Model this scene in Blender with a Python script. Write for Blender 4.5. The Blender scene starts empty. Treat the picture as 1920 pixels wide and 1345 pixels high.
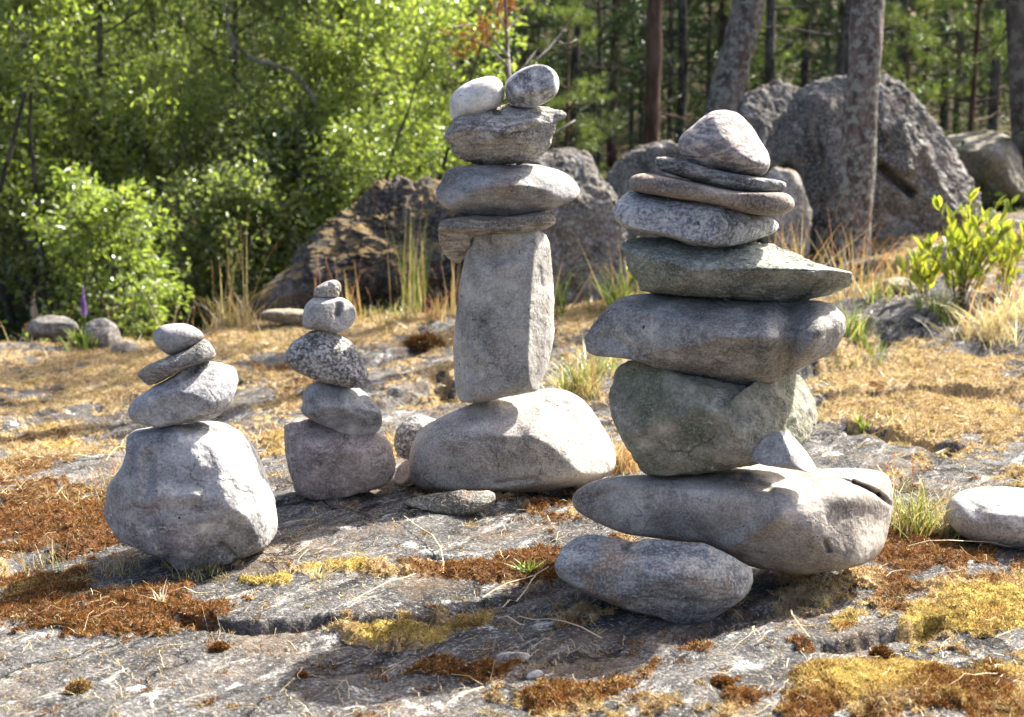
import bpy, math, random
import numpy as np
from mathutils import Vector, Matrix
rnd = random.Random(7)
rng = np.random.default_rng(11)
S = bpy.context.scene
COL = S.collection

# ------------------------------------------------------------------ camera, sky, sun, exposure
CAM_H = 0.95
FPX = 2667.0                      # focal length in pixels of the 1920 px wide photograph
PITCH = math.radians(8.0)
SUN_AZ = 49.0                     # degrees from +y towards +x
SUN_EL = 45.0
cam_d = bpy.data.cameras.new('camera'); cam = bpy.data.objects.new('camera', cam_d); COL.objects.link(cam)
cam.location = (0, 0, CAM_H); cam.rotation_euler = (math.radians(90) - PITCH, 0, 0)
cam_d.sensor_width = 36; cam_d.lens = FPX * 36 / 1920
cam_d.clip_start = 0.05; cam_d.clip_end = 1000
cam_d.dof.use_dof = True; cam_d.dof.focus_distance = 3.35; cam_d.dof.aperture_fstop = 4.5
S.camera = cam
W = bpy.data.worlds.new('World'); S.world = W; W.use_nodes = True
wn = W.node_tree; bgn = wn.nodes['Background']
sky = wn.nodes.new('ShaderNodeTexSky'); sky.sky_type = 'NISHITA'; sky.sun_disc = False
sky.sun_elevation = math.radians(SUN_EL); sky.sun_rotation = math.radians(SUN_AZ)
sky.air_density = 0.6; sky.dust_density = 5.0; sky.ozone_density = 0.0
wn.links.new(sky.outputs[0], bgn.inputs[0]); bgn.inputs[1].default_value = 0.118
sun_d = bpy.data.lights.new('sun', 'SUN'); sun = bpy.data.objects.new('sun', sun_d); COL.objects.link(sun)
sun_d.energy = 5.0; sun_d.angle = math.radians(0.5); sun_d.color = (1, 0.94, 0.84)
a_, e_ = math.radians(SUN_AZ), math.radians(SUN_EL)
SUNV = Vector((math.sin(a_) * math.cos(e_), math.cos(a_) * math.cos(e_), math.sin(e_)))
sun.rotation_euler = SUNV.to_track_quat('Z', 'Y').to_euler()
S.view_settings.view_transform = 'Standard'; S.view_settings.look = 'None'
S.view_settings.exposure = 1.65; S.view_settings.gamma = 1.0
S.render.engine = 'CYCLES'
S.cycles.max_bounces = 6; S.cycles.transparent_max_bounces = 4
S.cycles.diffuse_bounces = 3; S.cycles.glossy_bounces = 2; S.cycles.transmission_bounces = 3
S.cycles.caustics_reflective = False; S.cycles.caustics_refractive = False

# ------------------------------------------------------------------ numbers
CP, SP = math.cos(PITCH), math.sin(PITCH)
def ray(px, py):
    a = (px - 960) / FPX; b = -(py - 672.5) / FPX
    return np.array([a, CP + b * SP, -SP + b * CP])
def at(px, py, Y):
    r = ray(px, py); return np.array([0, 0, CAM_H]) + r * (Y / r[1])
def proj(x, y, z):
    zz = z - CAM_H
    dep = y * CP - zz * SP; up = y * SP + zz * CP
    dep = np.maximum(dep, 0.05)
    return 960 + FPX * x / dep, 672.5 - FPX * up / dep
def sst(a, b, x):
    t = np.clip((x - a) / (b - a), 0, 1); return t * t * (3 - 2 * t)
_P = rng.permutation(4096).astype(np.int64)
_G3 = rng.normal(size=(4096, 3)); _G3 /= np.linalg.norm(_G3, axis=1)[:, None]
def _h(i, j, k): return _P[(_P[(_P[i & 4095] + j) & 4095] + k) & 4095]
def noise3(p):
    pi = np.floor(p).astype(np.int64); pf = p - pi
    u = pf * pf * pf * (pf * (pf * 6 - 15) + 10)
    out = 0
    for dx in (0, 1):
        wx = u[:, 0] if dx else 1 - u[:, 0]
        for dy in (0, 1):
            wy = u[:, 1] if dy else 1 - u[:, 1]
            for dz in (0, 1):
                wz = u[:, 2] if dz else 1 - u[:, 2]
                g = _G3[_h(pi[:, 0] + dx, pi[:, 1] + dy, pi[:, 2] + dz)]
                d = (g * (pf - np.array([dx, dy, dz]))).sum(1)
                out = out + wx * wy * wz * d
    return out * 1.5
def fbm(p, oct=4, gain=0.5, ridged=False):
    a, s, o = 1.0, 0.0, 0.0
    for i in range(oct):
        n = noise3(p * (2.03 ** i) + 17.3 * i)
        if ridged: n = 0.5 - np.abs(n) * 1.6
        o = o + a * n; s += a; a *= gain
    return o / s
def fbm2(x, y, sc, oct=4, gain=0.5, seed=0.0, ridged=False):
    return fbm(np.stack([x / sc, y / sc, np.full_like(x, seed)], 1), oct, gain, ridged)

# ------------------------------------------------------------------ objects and meshes
def mesh_np(name, V, F, mat=None, col=None, smooth=True, attrs=None):
    """V (n,3), F (m,3|4) or list of those"""
    if not isinstance(F, list): F = [F]
    F = [f for f in F if len(f)]
    me = bpy.data.meshes.new(name)
    me.vertices.add(len(V)); me.vertices.foreach_set('co', np.asarray(V, np.float32).ravel())
    nl = sum(f.size for f in F); npol = sum(len(f) for f in F)
    me.loops.add(nl); me.loops.foreach_set('vertex_index', np.concatenate([f.ravel() for f in F]).astype(np.int32))
    tot = np.concatenate([np.full(len(f), f.shape[1], np.int32) for f in F])
    st = np.concatenate([[0], np.cumsum(tot)[:-1]]).astype(np.int32)
    me.polygons.add(npol); me.polygons.foreach_set('loop_start', st); me.polygons.foreach_set('loop_total', tot)
    me.polygons.foreach_set('use_smooth', np.full(npol, smooth, bool))
    me.update(calc_edges=True)
    if col is not None:
        a = me.color_attributes.new('Col', 'FLOAT_COLOR', 'POINT')
        c = np.ones((len(V), 4), np.float32); c[:, :col.shape[1]] = col
        a.data.foreach_set('color', c.ravel())
    for k, v in (attrs or {}).items():
        a = me.attributes.new(k, 'FLOAT', 'POINT'); a.data.foreach_set('value', v.astype(np.float32))
    if mat: me.materials.append(mat)
    me.validate()
    return me
def obj(name, me, parent=None, loc=(0, 0, 0)):
    o = bpy.data.objects.new(name, me); COL.objects.link(o); o.location = loc
    if parent: o.parent = parent
    return o
def empty(name, loc=(0, 0, 0), rz=0):
    o = bpy.data.objects.new(name, None); COL.objects.link(o); o.location = loc; o.rotation_euler.z = rz
    o.empty_display_size = 0.1
    return o
def tag(o, label=None, cat=None, group=None, kind=None):
    if label: o['label'] = label
    if cat: o['category'] = cat
    if group: o['group'] = group
    if kind: o['kind'] = kind
    return o
def copy_tree(o, parent=None):
    c = o.copy(); COL.objects.link(c)
    if parent: c.parent = parent
    for ch in list(o.children): copy_tree(ch, c)
    return c

# ------------------------------------------------------------------ materials
class NT:
    def __init__(s, name):
        s.m = bpy.data.materials.new(name); s.m.use_nodes = True; s.t = s.m.node_tree
        s.t.nodes.clear(); s.out = s.n('ShaderNodeOutputMaterial')
    def n(s, ty, **kw):
        nd = s.t.nodes.new(ty)
        for k, v in kw.items():
            if k.startswith('i_'):
                key = k[2:]; key = int(key) if key.isdigit() else key.replace('_', ' ')
                s.set(nd, key, v)
            else: setattr(nd, k, v)
        return nd
    def set(s, nd, key, v):
        if isinstance(v, bpy.types.NodeSocket): s.t.links.new(v, nd.inputs[key])
        elif isinstance(v, bpy.types.Node): s.t.links.new(v.outputs[0], nd.inputs[key])
        else:
            if isinstance(v, tuple) and len(v) == 3 and nd.inputs[key].type == 'RGBA': v = v + (1,)
            nd.inputs[key].default_value = v
    def noise(s, vec, scale, detail=4, rough=0.55, dist=0.0):
        return s.n('ShaderNodeTexNoise', i_Vector=vec, i_Scale=scale, i_Detail=detail, i_Roughness=rough, i_Distortion=dist).outputs['Fac']
    def ramp(s, fac, a, b, c0=(0, 0, 0), c1=(1, 1, 1)):
        if a > b: a, b, c0, c1 = b, a, c1, c0
        r = s.n('ShaderNodeValToRGB', i_Fac=fac); e = r.color_ramp.elements
        e[0].position = a; e[1].position = b; e[0].color = c0 + (1,); e[1].color = c1 + (1,)
        return r.outputs[0]
    def mix(s, f, a, b, mode='MIX'):
        m = s.n('ShaderNodeMix', data_type='RGBA', blend_type=mode, clamp_factor=True)
        s.set(m, 0, f); s.set(m, 6, a); s.set(m, 7, b); return m.outputs[2]
    def math(s, op, a, b=0.0, c=0.0):
        m = s.n('ShaderNodeMath', operation=op); s.set(m, 0, a); s.set(m, 1, b)
        if op in ('MULTIPLY_ADD',): s.set(m, 2, c)
        return m.outputs[0]
    def mapping(s, vec, scale=(1, 1, 1), rot=(0, 0, 0), loc=(0, 0, 0)):
        return s.n('ShaderNodeMapping', i_Vector=vec, i_Scale=scale, i_Rotation=rot, i_Location=loc).outputs[0]
    def finish(s, color, rough, height=None, bump=0.3, dist=0.004, spec=0.3):
        b = s.n('ShaderNodeBsdfPrincipled')
        s.set(b, 'Base Color', color); s.set(b, 'Roughness', rough); s.set(b, 'Specular IOR Level', spec)
        if height is not None:
            bn = s.n('ShaderNodeBump', i_Height=height, i_Strength=bump, i_Distance=dist)
            s.set(b, 'Normal', bn.outputs[0])
        s.t.links.new(b.outputs[0], s.out.inputs[0])
        return s.m

def stone_mat(name, base=(0.30, 0.29, 0.28), dark=(0.13, 0.13, 0.135), light=(0.55, 0.54, 0.52), mott=14, speck=0.4, speck_scale=170,
              band=0.0, band_scale=22, band_rot=(0, 0, 0), band_col=None, white=0.15, white_scale=16, green=0.0, green_col=(0.07, 0.085, 0.05), rust=0.0,
              rust_col=(0.30, 0.16, 0.07), rough=0.85, bump=0.35, seed=0.0, darkamt=0.5, vein=0.0, swirl=0.0, swirl_n=9.0, topmoss=0.0, tone=1.06, cmin=0.33, cmax=1.62, cracks=0.55, crack_scale=7.0):
    t = NT(name); tc = t.n('ShaderNodeTexCoord').outputs['Object']
    v = t.mapping(tc, loc=(seed * 3.1, seed * 1.7, seed * 5.3))
    def vary(col, nz, lo, hi):
        m = t.n('ShaderNodeMapRange', i_Value=nz); t.set(m, 1, 0.32); t.set(m, 2, 0.68); t.set(m, 3, lo); t.set(m, 4, hi)
        cc = t.n('ShaderNodeVectorMath', operation='SCALE'); t.set(cc, 0, col); t.set(cc, 'Scale', m.outputs[0]); return cc.outputs[0]
    big = t.noise(v, mott * 0.7, 9, 0.66, 0.4)
    c = t.mix(t.math('MULTIPLY', t.ramp(big, 0.40, 0.60), min(1, darkamt * 1.6)), base, dark)
    c = t.mix(t.math('MULTIPLY', t.ramp(t.noise(v, mott * 1.3, 8, 0.7), 0.50, 0.66), 0.55), c, light)
    c = vary(c, t.noise(t.mapping(v, loc=(4, 9, 2)), min(9, mott * 1.2), 11, 0.74), cmin, cmax)
    h = t.noise(v, 30, 8, 0.68)
    if band:
        wv = t.n('ShaderNodeTexNoise', i_Vector=v, i_Scale=6.0, i_Detail=2.0).outputs['Color']
        ad = t.n('ShaderNodeVectorMath', operation='MULTIPLY_ADD'); t.set(ad, 0, wv); t.set(ad, 1, (0.05, 0.05, 0.05)); t.set(ad, 2, v)
        bv = t.mapping(ad.outputs[0], scale=(1, 1, 7.0), rot=band_rot)
        bn = t.noise(bv, band_scale * 0.6, 7, 0.66)
        c = t.mix(t.math('MULTIPLY', t.ramp(bn, 0.49, 0.60), band), c, band_col or dark)
        c = t.mix(t.math('MULTIPLY', t.ramp(bn, 0.48, 0.38), band * 0.7), c, light)
        h = t.math('MULTIPLY_ADD', bn, 1.1, h)
    if swirl:
        sn = t.noise(t.mapping(v, scale=(1, 1, 2.6), rot=band_rot), 4.5, 4, 0.5, 0.2)
        st = t.n('ShaderNodeMath', operation='PINGPONG'); t.set(st, 0, t.math('MULTIPLY', sn, swirl_n)); st.inputs[1].default_value = 1.0
        f = t.math('MULTIPLY_ADD', t.math('SUBTRACT', t.noise(v, 60, 4, 0.7), 0.5), 1.3, st.outputs[0])
        c = t.mix(t.math('MULTIPLY', t.ramp(f, 0.50, 0.78), swirl), c, band_col or dark)
        c = t.mix(t.math('MULTIPLY', t.ramp(f, 0.34, 0.12), swirl * 0.6), c, light)
    if green:
        g = t.ramp(t.noise(v, 6.5, 9, 0.68), 0.41, 0.57)
        c = t.mix(t.math('MULTIPLY', g, green), c, vary(green_col, t.noise(v, 25, 8, 0.75), 0.35, 1.6))
    if rust:
        g = t.ramp(t.noise(v, 8, 7, 0.66), 0.52, 0.62)
        c = t.mix(t.math('MULTIPLY', g, rust), c, rust_col)
    if white:
        g = t.math('MULTIPLY', t.ramp(t.noise(v, white_scale, 9, 0.76, 0.6), 0.57, 0.625), t.ramp(t.noise(v, white_scale * 4, 4, 0.7), 0.42, 0.52))
        c = t.mix(t.math('MULTIPLY', g, min(1, white * 2.2)), c, (0.58, 0.57, 0.54))
    if vein:
        g = t.math('MULTIPLY', t.ramp(t.math('ABSOLUTE', t.math('SUBTRACT', t.noise(v, 5, 4, 0.55, 0.8), 0.5)), 0.010, 0.0), t.ramp(t.noise(v, 20, 3), 0.45, 0.6))
        c = t.mix(t.math('MULTIPLY', g, vein), c, (0.6, 0.6, 0.6))
    if topmoss:
        gn = t.n('ShaderNodeSeparateXYZ', i_Vector=t.n('ShaderNodeNewGeometry').outputs['Normal']).outputs[2]
        g = t.ramp(t.math('MULTIPLY_ADD', t.noise(v, 3, 7, 0.7), 0.8, t.math('MULTIPLY', gn, 0.5)), 0.735, 0.79)
        c = t.mix(t.math('MULTIPLY', g, topmoss), c, vary((0.42, 0.27, 0.06), t.noise(v, 14, 8, 0.75), 0.4, 1.6))
    s1 = t.noise(v, speck_scale, 3, 0.7)
    c = t.mix(t.math('MULTIPLY', t.ramp(s1, 0.50, 0.62), speck), c, (0.06, 0.06, 0.06))
    c = t.mix(t.math('MULTIPLY', t.ramp(s1, 0.50, 0.39), speck), c, (0.58, 0.57, 0.55))
    c = t.mix(t.ramp(t.noise(t.mapping(v, loc=(7, 1, 3)), 75, 2, 0.5), 0.29, 0.25), c, (0.045, 0.043, 0.04))
    sc_ = t.n('ShaderNodeVectorMath', operation='MULTIPLY'); t.set(sc_, 0, c); t.set(sc_, 1, (tone * 1.09, tone * 1.08, tone * 1.05)); c = sc_.outputs[0]
    if cracks:
        wv = t.n('ShaderNodeTexNoise', i_Vector=v, i_Scale=9.0, i_Detail=6.0, i_Roughness=0.65).outputs['Color']
        ad = t.n('ShaderNodeVectorMath', operation='MULTIPLY_ADD'); t.set(ad, 0, wv); t.set(ad, 1, (0.16, 0.16, 0.16)); t.set(ad, 2, v)
        vo = t.n('ShaderNodeTexVoronoi', feature='DISTANCE_TO_EDGE', i_Scale=crack_scale); t.set(vo, 'Vector', ad.outputs[0])
        ln = t.math('MULTIPLY', t.ramp(vo.outputs[0], 0.028, 0.004), t.ramp(t.noise(t.mapping(v, loc=(2, 8, 5)), crack_scale * 1.1, 3, 0.5), 0.50, 0.60))
        c = t.mix(t.math('MULTIPLY', ln, cracks), c, (0.05, 0.047, 0.045)); h = t.math('MULTIPLY_ADD', ln, -1.5 * cracks, h)
    # pits
    pit = t.ramp(t.noise(v, speck_scale * 0.55, 2, 0.5), 0.28, 0.36)
    h = t.math('MULTIPLY_ADD', s1, 0.25, h)
    h = t.math('MULTIPLY_ADD', pit, 0.35, h)
    return t.finish(c, rough, h, bump, 0.010, spec=0.25)

# ------------------------------------------------------------------ terrain
def px_ground(px, py):
    """approximate ground point under a photo pixel, for the level slab z=0"""
    r = ray(px, py); t = -CAM_H / r[2]; return r[0] * t, r[1] * t
CRACKS = []   # (polyline in ground coords, width, depth, drop, fade)
def crack(pts, w, depth, drop=0.0, fade=0.5):
    CRACKS.append((np.array([px_ground(*p) for p in pts]), w, depth, drop, fade))
crack([(330, 1170), (430, 1172), (480, 1180), (545, 1176), (600, 1168), (700, 1162), (790, 1155)], 0.024, 0.065, 0.006, 0.3)
crack([(1540, 712), (1600, 700), (1660, 668), (1760, 664), (1920, 650), (2100, 640)], 0.07, 0.08, 0.05, 1.2)
crack([(1600, 800), (1660, 812), (1720, 826), (1785, 838)], 0.055, 0.14)
crack([(1560, 1200), (1620, 1192), (1680, 1178), (1745, 1165)], 0.022, 0.05, 0.01, 0.2)
crack([(0, 1068), (80, 1040), (160, 1020), (215, 1000)], 0.03, 0.035, 0.012, 0.35)
crack([(-100, 960), (60, 930), (200, 868), (240, 850)], 0.03, 0.03, 0.015, 0.5)
crack([(820, 690), (835, 720), (850, 745)], 0.04, 0.05)
crack([(1290, 1185), (1350, 1160), (1420, 1148), (1500, 1120)], 0.03, 0.03, 0.0, 0.2)
crack([(700, 1185), (800, 1170), (900, 1135), (1010, 1105), (1080, 1085)], 0.02, 0.02, 0.008, 0.3)
crack([(540, 760), (640, 742), (740, 735), (830, 700)], 0.05, 0.05, 0.02, 0.5)
crack([(0, 770), (120, 740), (250, 716)], 0.05, 0.03, 0.015, 0.6)
crack([(1470, 775), (1560, 752), (1700, 746), (1850, 758), (2000, 750)], 0.03, 0.04, 0.035, 0.8)
crack([(1560, 600), (1680, 610), (1800, 596), (1960, 600)], 0.10, 0.08, 0.07, 1.5)
crack([(380, 690), (520, 668), (700, 672), (820, 650)], 0.05, 0.04, 0.03, 0.8)
crack([(-60, 840), (80, 805), (200, 780)], 0.03, 0.03, 0.02, 0.5)
crack([(1030, 1010), (960, 1030), (860, 1050), (760, 1050)], 0.015, 0.02, 0.006, 0.2)
def seg_dist(x, y, P):
    best = np.full(x.shape, 9.0); side = np.zeros(x.shape)
    for a, b in zip(P[:-1], P[1:]):
        d = b - a; L = (d ** 2).sum()
        t = np.clip(((x - a[0]) * d[0] + (y - a[1]) * d[1]) / L, 0, 1)
        dx, dy = x - a[0] - t * d[0], y - a[1] - t * d[1]
        dd = np.hypot(dx, dy); m = dd < best
        best = np.where(m, dd, best); side = np.where(m, np.sign(d[0] * dy - d[1] * dx), side)
    return best, side
def terrain_low(x, y):
    z = 0.42 * sst(0.1, 3.2, x) * sst(5.0, 9.6, y)
    z = z - 0.35 * sst(0.6, -1.4, x) * sst(8.0, 10.2, y)
    z = z - 0.25 * sst(3.3, 5.0, np.abs(x) - 0.1 * y) * sst(2, 6, y) * 0
    z = z + 0.085 * np.exp(-((y - 8.0) / 1.1) ** 2) * sst(-2.3, -1.3, x) * (1 - sst(0.0, 1.2, x))
    z = z + 0.05 * np.clip(x, -2.5, 2.5) * sst(3.9, 6.0, y) * (1 - sst(14, 25, y))
    z = z + 0.035 * np.maximum(y - 11, 0) + 0.05 * np.maximum(y - 10.5, 0) * sst(0, 5, x)
    z = z + 9.0 * sst(34, 70, y)
    return z
def terrain(x, y):
    x = np.atleast_1d(np.asarray(x, float)); y = np.atleast_1d(np.asarray(y, float))
    z = terrain_low(x, y)
    u = (x * 0.56 + y * 0.83); w = (-x * 0.83 + y * 0.56)     # strata run away to the right
    z = z + 0.028 * fbm2(x, y, 1.1, 3, seed=3.1) + 0.10 * fbm2(x, y, 2.6, 2, seed=8.1) * sst(5, 10, y)
    z = z + 0.08 * fbm2(x, y, 0.45, 4, seed=18.1) * sst(4.4, 6.5, y)
    near = y < 14
    if near.any():
        xs, ys, us, ws = x[near], y[near], u[near], w[near]
        wob = 0.12 * fbm2(xs, ys, 0.5, 3, seed=1.7)
        st = fbm(np.stack([us / 1.3, (ws + wob) / 0.28, np.full_like(xs, 4.4)], 1), 5, 0.55)
        dz = 0.030 * st
        r2 = fbm(np.stack([us / 0.30, (ws + wob) / 0.07, np.full_like(xs, 9.4)], 1), 3, 0.55)
        dz += 0.006 * r2 + 0.005 * fbm2(xs, ys, 0.035, 3, seed=2.2) + 0.012 * fbm2(xs, ys, 0.16, 3, seed=2.9)
        # slabs broken along joints
        jag = 0.02 * fbm2(xs, ys, 0.10, 3, seed=6.6)
        for P, cw, cd, drop, fade in CRACKS:
            d, sd = seg_dist(xs, ys + jag, P)
            d = d * (1 + 0.5 * fbm2(xs, ys, 0.15, 2, seed=12.3))
            dz -= cd * np.exp(-(d / cw) ** 4)
            if drop: dz -= drop * (sd < 0) * np.exp(-(d / fade) ** 2)
        z[near] += dz
    return z
def ground_hit(px, py):
    r = ray(px, py); Y = np.linspace(1.8, 30, 2800)
    X = r[0] * Y / r[1]; Z = CAM_H + r[2] * Y / r[1]
    below = np.nonzero(Z < terrain(X, Y))[0]
    return (X[below[0]], Y[below[0]], Z[below[0]]) if len(below) else (X[-1], Y[-1], Z[-1])

# moss cover given as patches that lie at fixed places of the slab: px, py, rx, ry, moss, rust, yellow
BL = [(90, 930, 260, 120, 0.40, 0.35, 0), (1720, 1190, 330, 110, 0.45, 0.05, 0.35), (1750, 760, 260, 70, 0.3, 0, 0), (960, 1030, 160, 40, 0.35, 0.3, 0), (250, 1270, 380, 75, -1.3, 0, 0), (560, 1240, 200, 55, -1.2, 0, 0), (640, 1130, 160, 28, -0.9, 0, 0), (760, 1010, 260, 45, -1.1, 0, 0),
      (430, 1200, 120, 30, -0.8, 0, 0), (1330, 1250, 230, 60, -1.2, 0, 0), (1520, 1190, 190, 50, -0.9, 0, 0), (1000, 1210, 200, 40, -0.7, 0, 0),
      (760, 1320, 160, 30, -1.0, 0, 0), (180, 860, 90, 16, -1.0, 0, 0), (130, 890, 90, 14, -0.7, 0, 0), (1560, 850, 130, 45, -0.7, 0, 0), (700, 760, 120, 22, -0.8, 0, 0),
      (700, 705, 120, 16, -0.6, 0, 0), (170, 735, 90, 12, -0.7, 0, 0), (60, 690, 80, 8, -0.5, 0, 0), (1880, 1200, 60, 25, -0.7, 0, 0), (90, 640, 60, 10, -0.6, 0, 0),
      (1850, 700, 90, 12, -0.5, 0, 0), (1700, 650, 100, 18, -1.0, 0, 0), (1790, 880, 60, 20, -0.5, 0, 0), (1200, 1100, 150, 40, -0.6, 0, 0),
      (180, 1150, 240, 42, 1.3, 1.1, -0.3), (90, 1090, 130, 30, 1.0, 0.2, 0.6), (60, 960, 130, 60, 0.8, 1.0, 0), (180, 1000, 60, 40, 0.7, 0.8, 0.1), (100, 870, 80, 30, 0.5, 0.9, 0),
      (330, 1120, 90, 25, 0.8, 0.8, 0), (380, 1060, 110, 18, 0.8, 0.2, 0.1), (480, 1098, 80, 13, 1.2, -0.6, 1.2), (620, 1078, 90, 10, 1.0, -0.4, 1.0), (400, 1205, 35, 20, 1.0, 1.0, 0),
      (740, 1185, 110, 18, 1.5, -0.8, 1.0), (860, 1150, 110, 20, 1.2, 0.2, 0.5), (870, 1078, 150, 18, 1.2, 1.0, 0), (1010, 1060, 110, 30, 1.1, 0.9, 0), (820, 1010, 45, 12, 1.0, 0.9, 0),
      (1050, 990, 70, 25, 0.7, 0.5, 0.1), (860, 1245, 110, 28, 1.5, 0.9, 0.3), (740, 1290, 40, 10, 1.0, 0.5, 0.6), (1090, 1290, 110, 22, 1.2, 0.7, 0.6), (1010, 1310, 80, 25, 1.1, 0.4, 0.6),
      (1260, 1230, 110, 22, 1.2, 1.1, 0.0), (1200, 1270, 60, 20, 0.9, 0.3, 0.7), (1310, 1215, 50, 12, 1.2, 1.1, 0), (1500, 1202, 50, 10, 1.1, 1.1, 0), (1370, 1268, 40, 20, 1.1, 1.0, 0), (1400, 1310, 45, 18, 1.2, 1.0, 0),
      (1670, 1290, 230, 60, 1.6, -0.3, 1.0), (1830, 1130, 130, 50, 1.2, -0.4, 0.8), (1850, 1310, 100, 40, 1.0, 0.3, 0.4), (1730, 1035, 130, 25, 1.6, 1.2, 0.0), (1560, 1110, 80, 20, 0.5, 0.2, 0.1), (1660, 1080, 60, 20, 0.7, 0, 0.2),
      (1830, 790, 140, 60, 0.9, 0.1, 0.0), (1700, 720, 200, 30, 0.8, -0.1, 0.1), (1650, 770, 90, 25, 0.5, 0.2, 0), (600, 620, 300, 40, 1.0, -0.2, -0.2), (200, 690, 260, 50, 0.8, 0.0, 0.1), (300, 640, 200, 25, 0.8, 0, 0.1),
      (60, 790, 160, 35, 0.6, 0.5, 0), (760, 810, 60, 20, 0.6, 0.4, 0), (520, 810, 30, 25, 0.7, 0.1, 0.9), (570, 700, 60, 30, 0.6, 0.4, 0.1), (1100, 600, 90, 40, 0.9, -0.1, -0.1), (1760, 600, 120, 30, 0.7, 0.0, 0.3),
      (500, 1175, 60, 6, -1, 0, 0), (390, 830, 200, 50, 0.2, 0.2, 0), (760, 925, 60, 10, -0.8, 0, 0), (560, 960, 80, 30, -0.9, 0, 0), (1450, 1110, 100, 25, -0.3, 0, 0), (145, 1280, 22, 16, 1.2, 0.4, 0.8)]
def moss_fields(x, y):
    px, py = proj(x, y, np.zeros_like(x))
    u = (x * 0.56 + y * 0.83); w = (-x * 0.83 + y * 0.56)
    wob = 0.10 * fbm2(x, y, 0.4, 3, seed=21.7)
    m = 1.45 * fbm(np.stack([u / 0.55, (w + wob) / 0.17, np.full_like(x, 5.5)], 1), 5, 0.6)
    m = m + 0.10 * sst(3.6, 5.0, y) - 0.04
    r = 1.6 * fbm(np.stack([u / 0.45, (w + wob) / 0.25, np.full_like(x, 15.5)], 1), 4, 0.6) + 0.40 - 0.55 * sst(3.7, 5.0, y)
    g = 1.4 * fbm2(x, y, 0.25, 4, seed=31.1) - 0.1
    wx = 22 * fbm2(x, y, 0.15, 3, seed=41.0); wy = 14 * fbm2(x, y, 0.12, 3, seed=43.0)
    for bx, by, rx, ry, am, ar, ag in BL:
        q = ((px + wx - bx) / rx) ** 2 + ((py + wy - by) / ry) ** 2
        e = np.exp(-q ** 1.5); m = m + 0.68 * am * e; r = r + ar * e; g = g + ag * e
    m = m + 1.1 * fbm2(x, y, 0.10, 4, 0.65, seed=61) + 0.4 * fbm2(x, y, 0.03, 3, 0.6, seed=63)
    fl = sst(8.5, 10.5, y + 1.5 * sst(0, 1, x) * 0)
    m = m * (1 - fl) + fl * (0.6 + fbm2(x, y, 0.6, 3, seed=51))
    r = r + 0.9 * fbm2(x, y, 0.09, 4, 0.6, seed=81); g = g + 0.9 * fbm2(x, y, 0.11, 4, 0.6, seed=83)
    moss = sst(0.16, 0.44, m); rust = sst(0.15, 0.85, r); yel = sst(0.15, 0.75, g)
    return moss, rust, yel, fl, m
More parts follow.
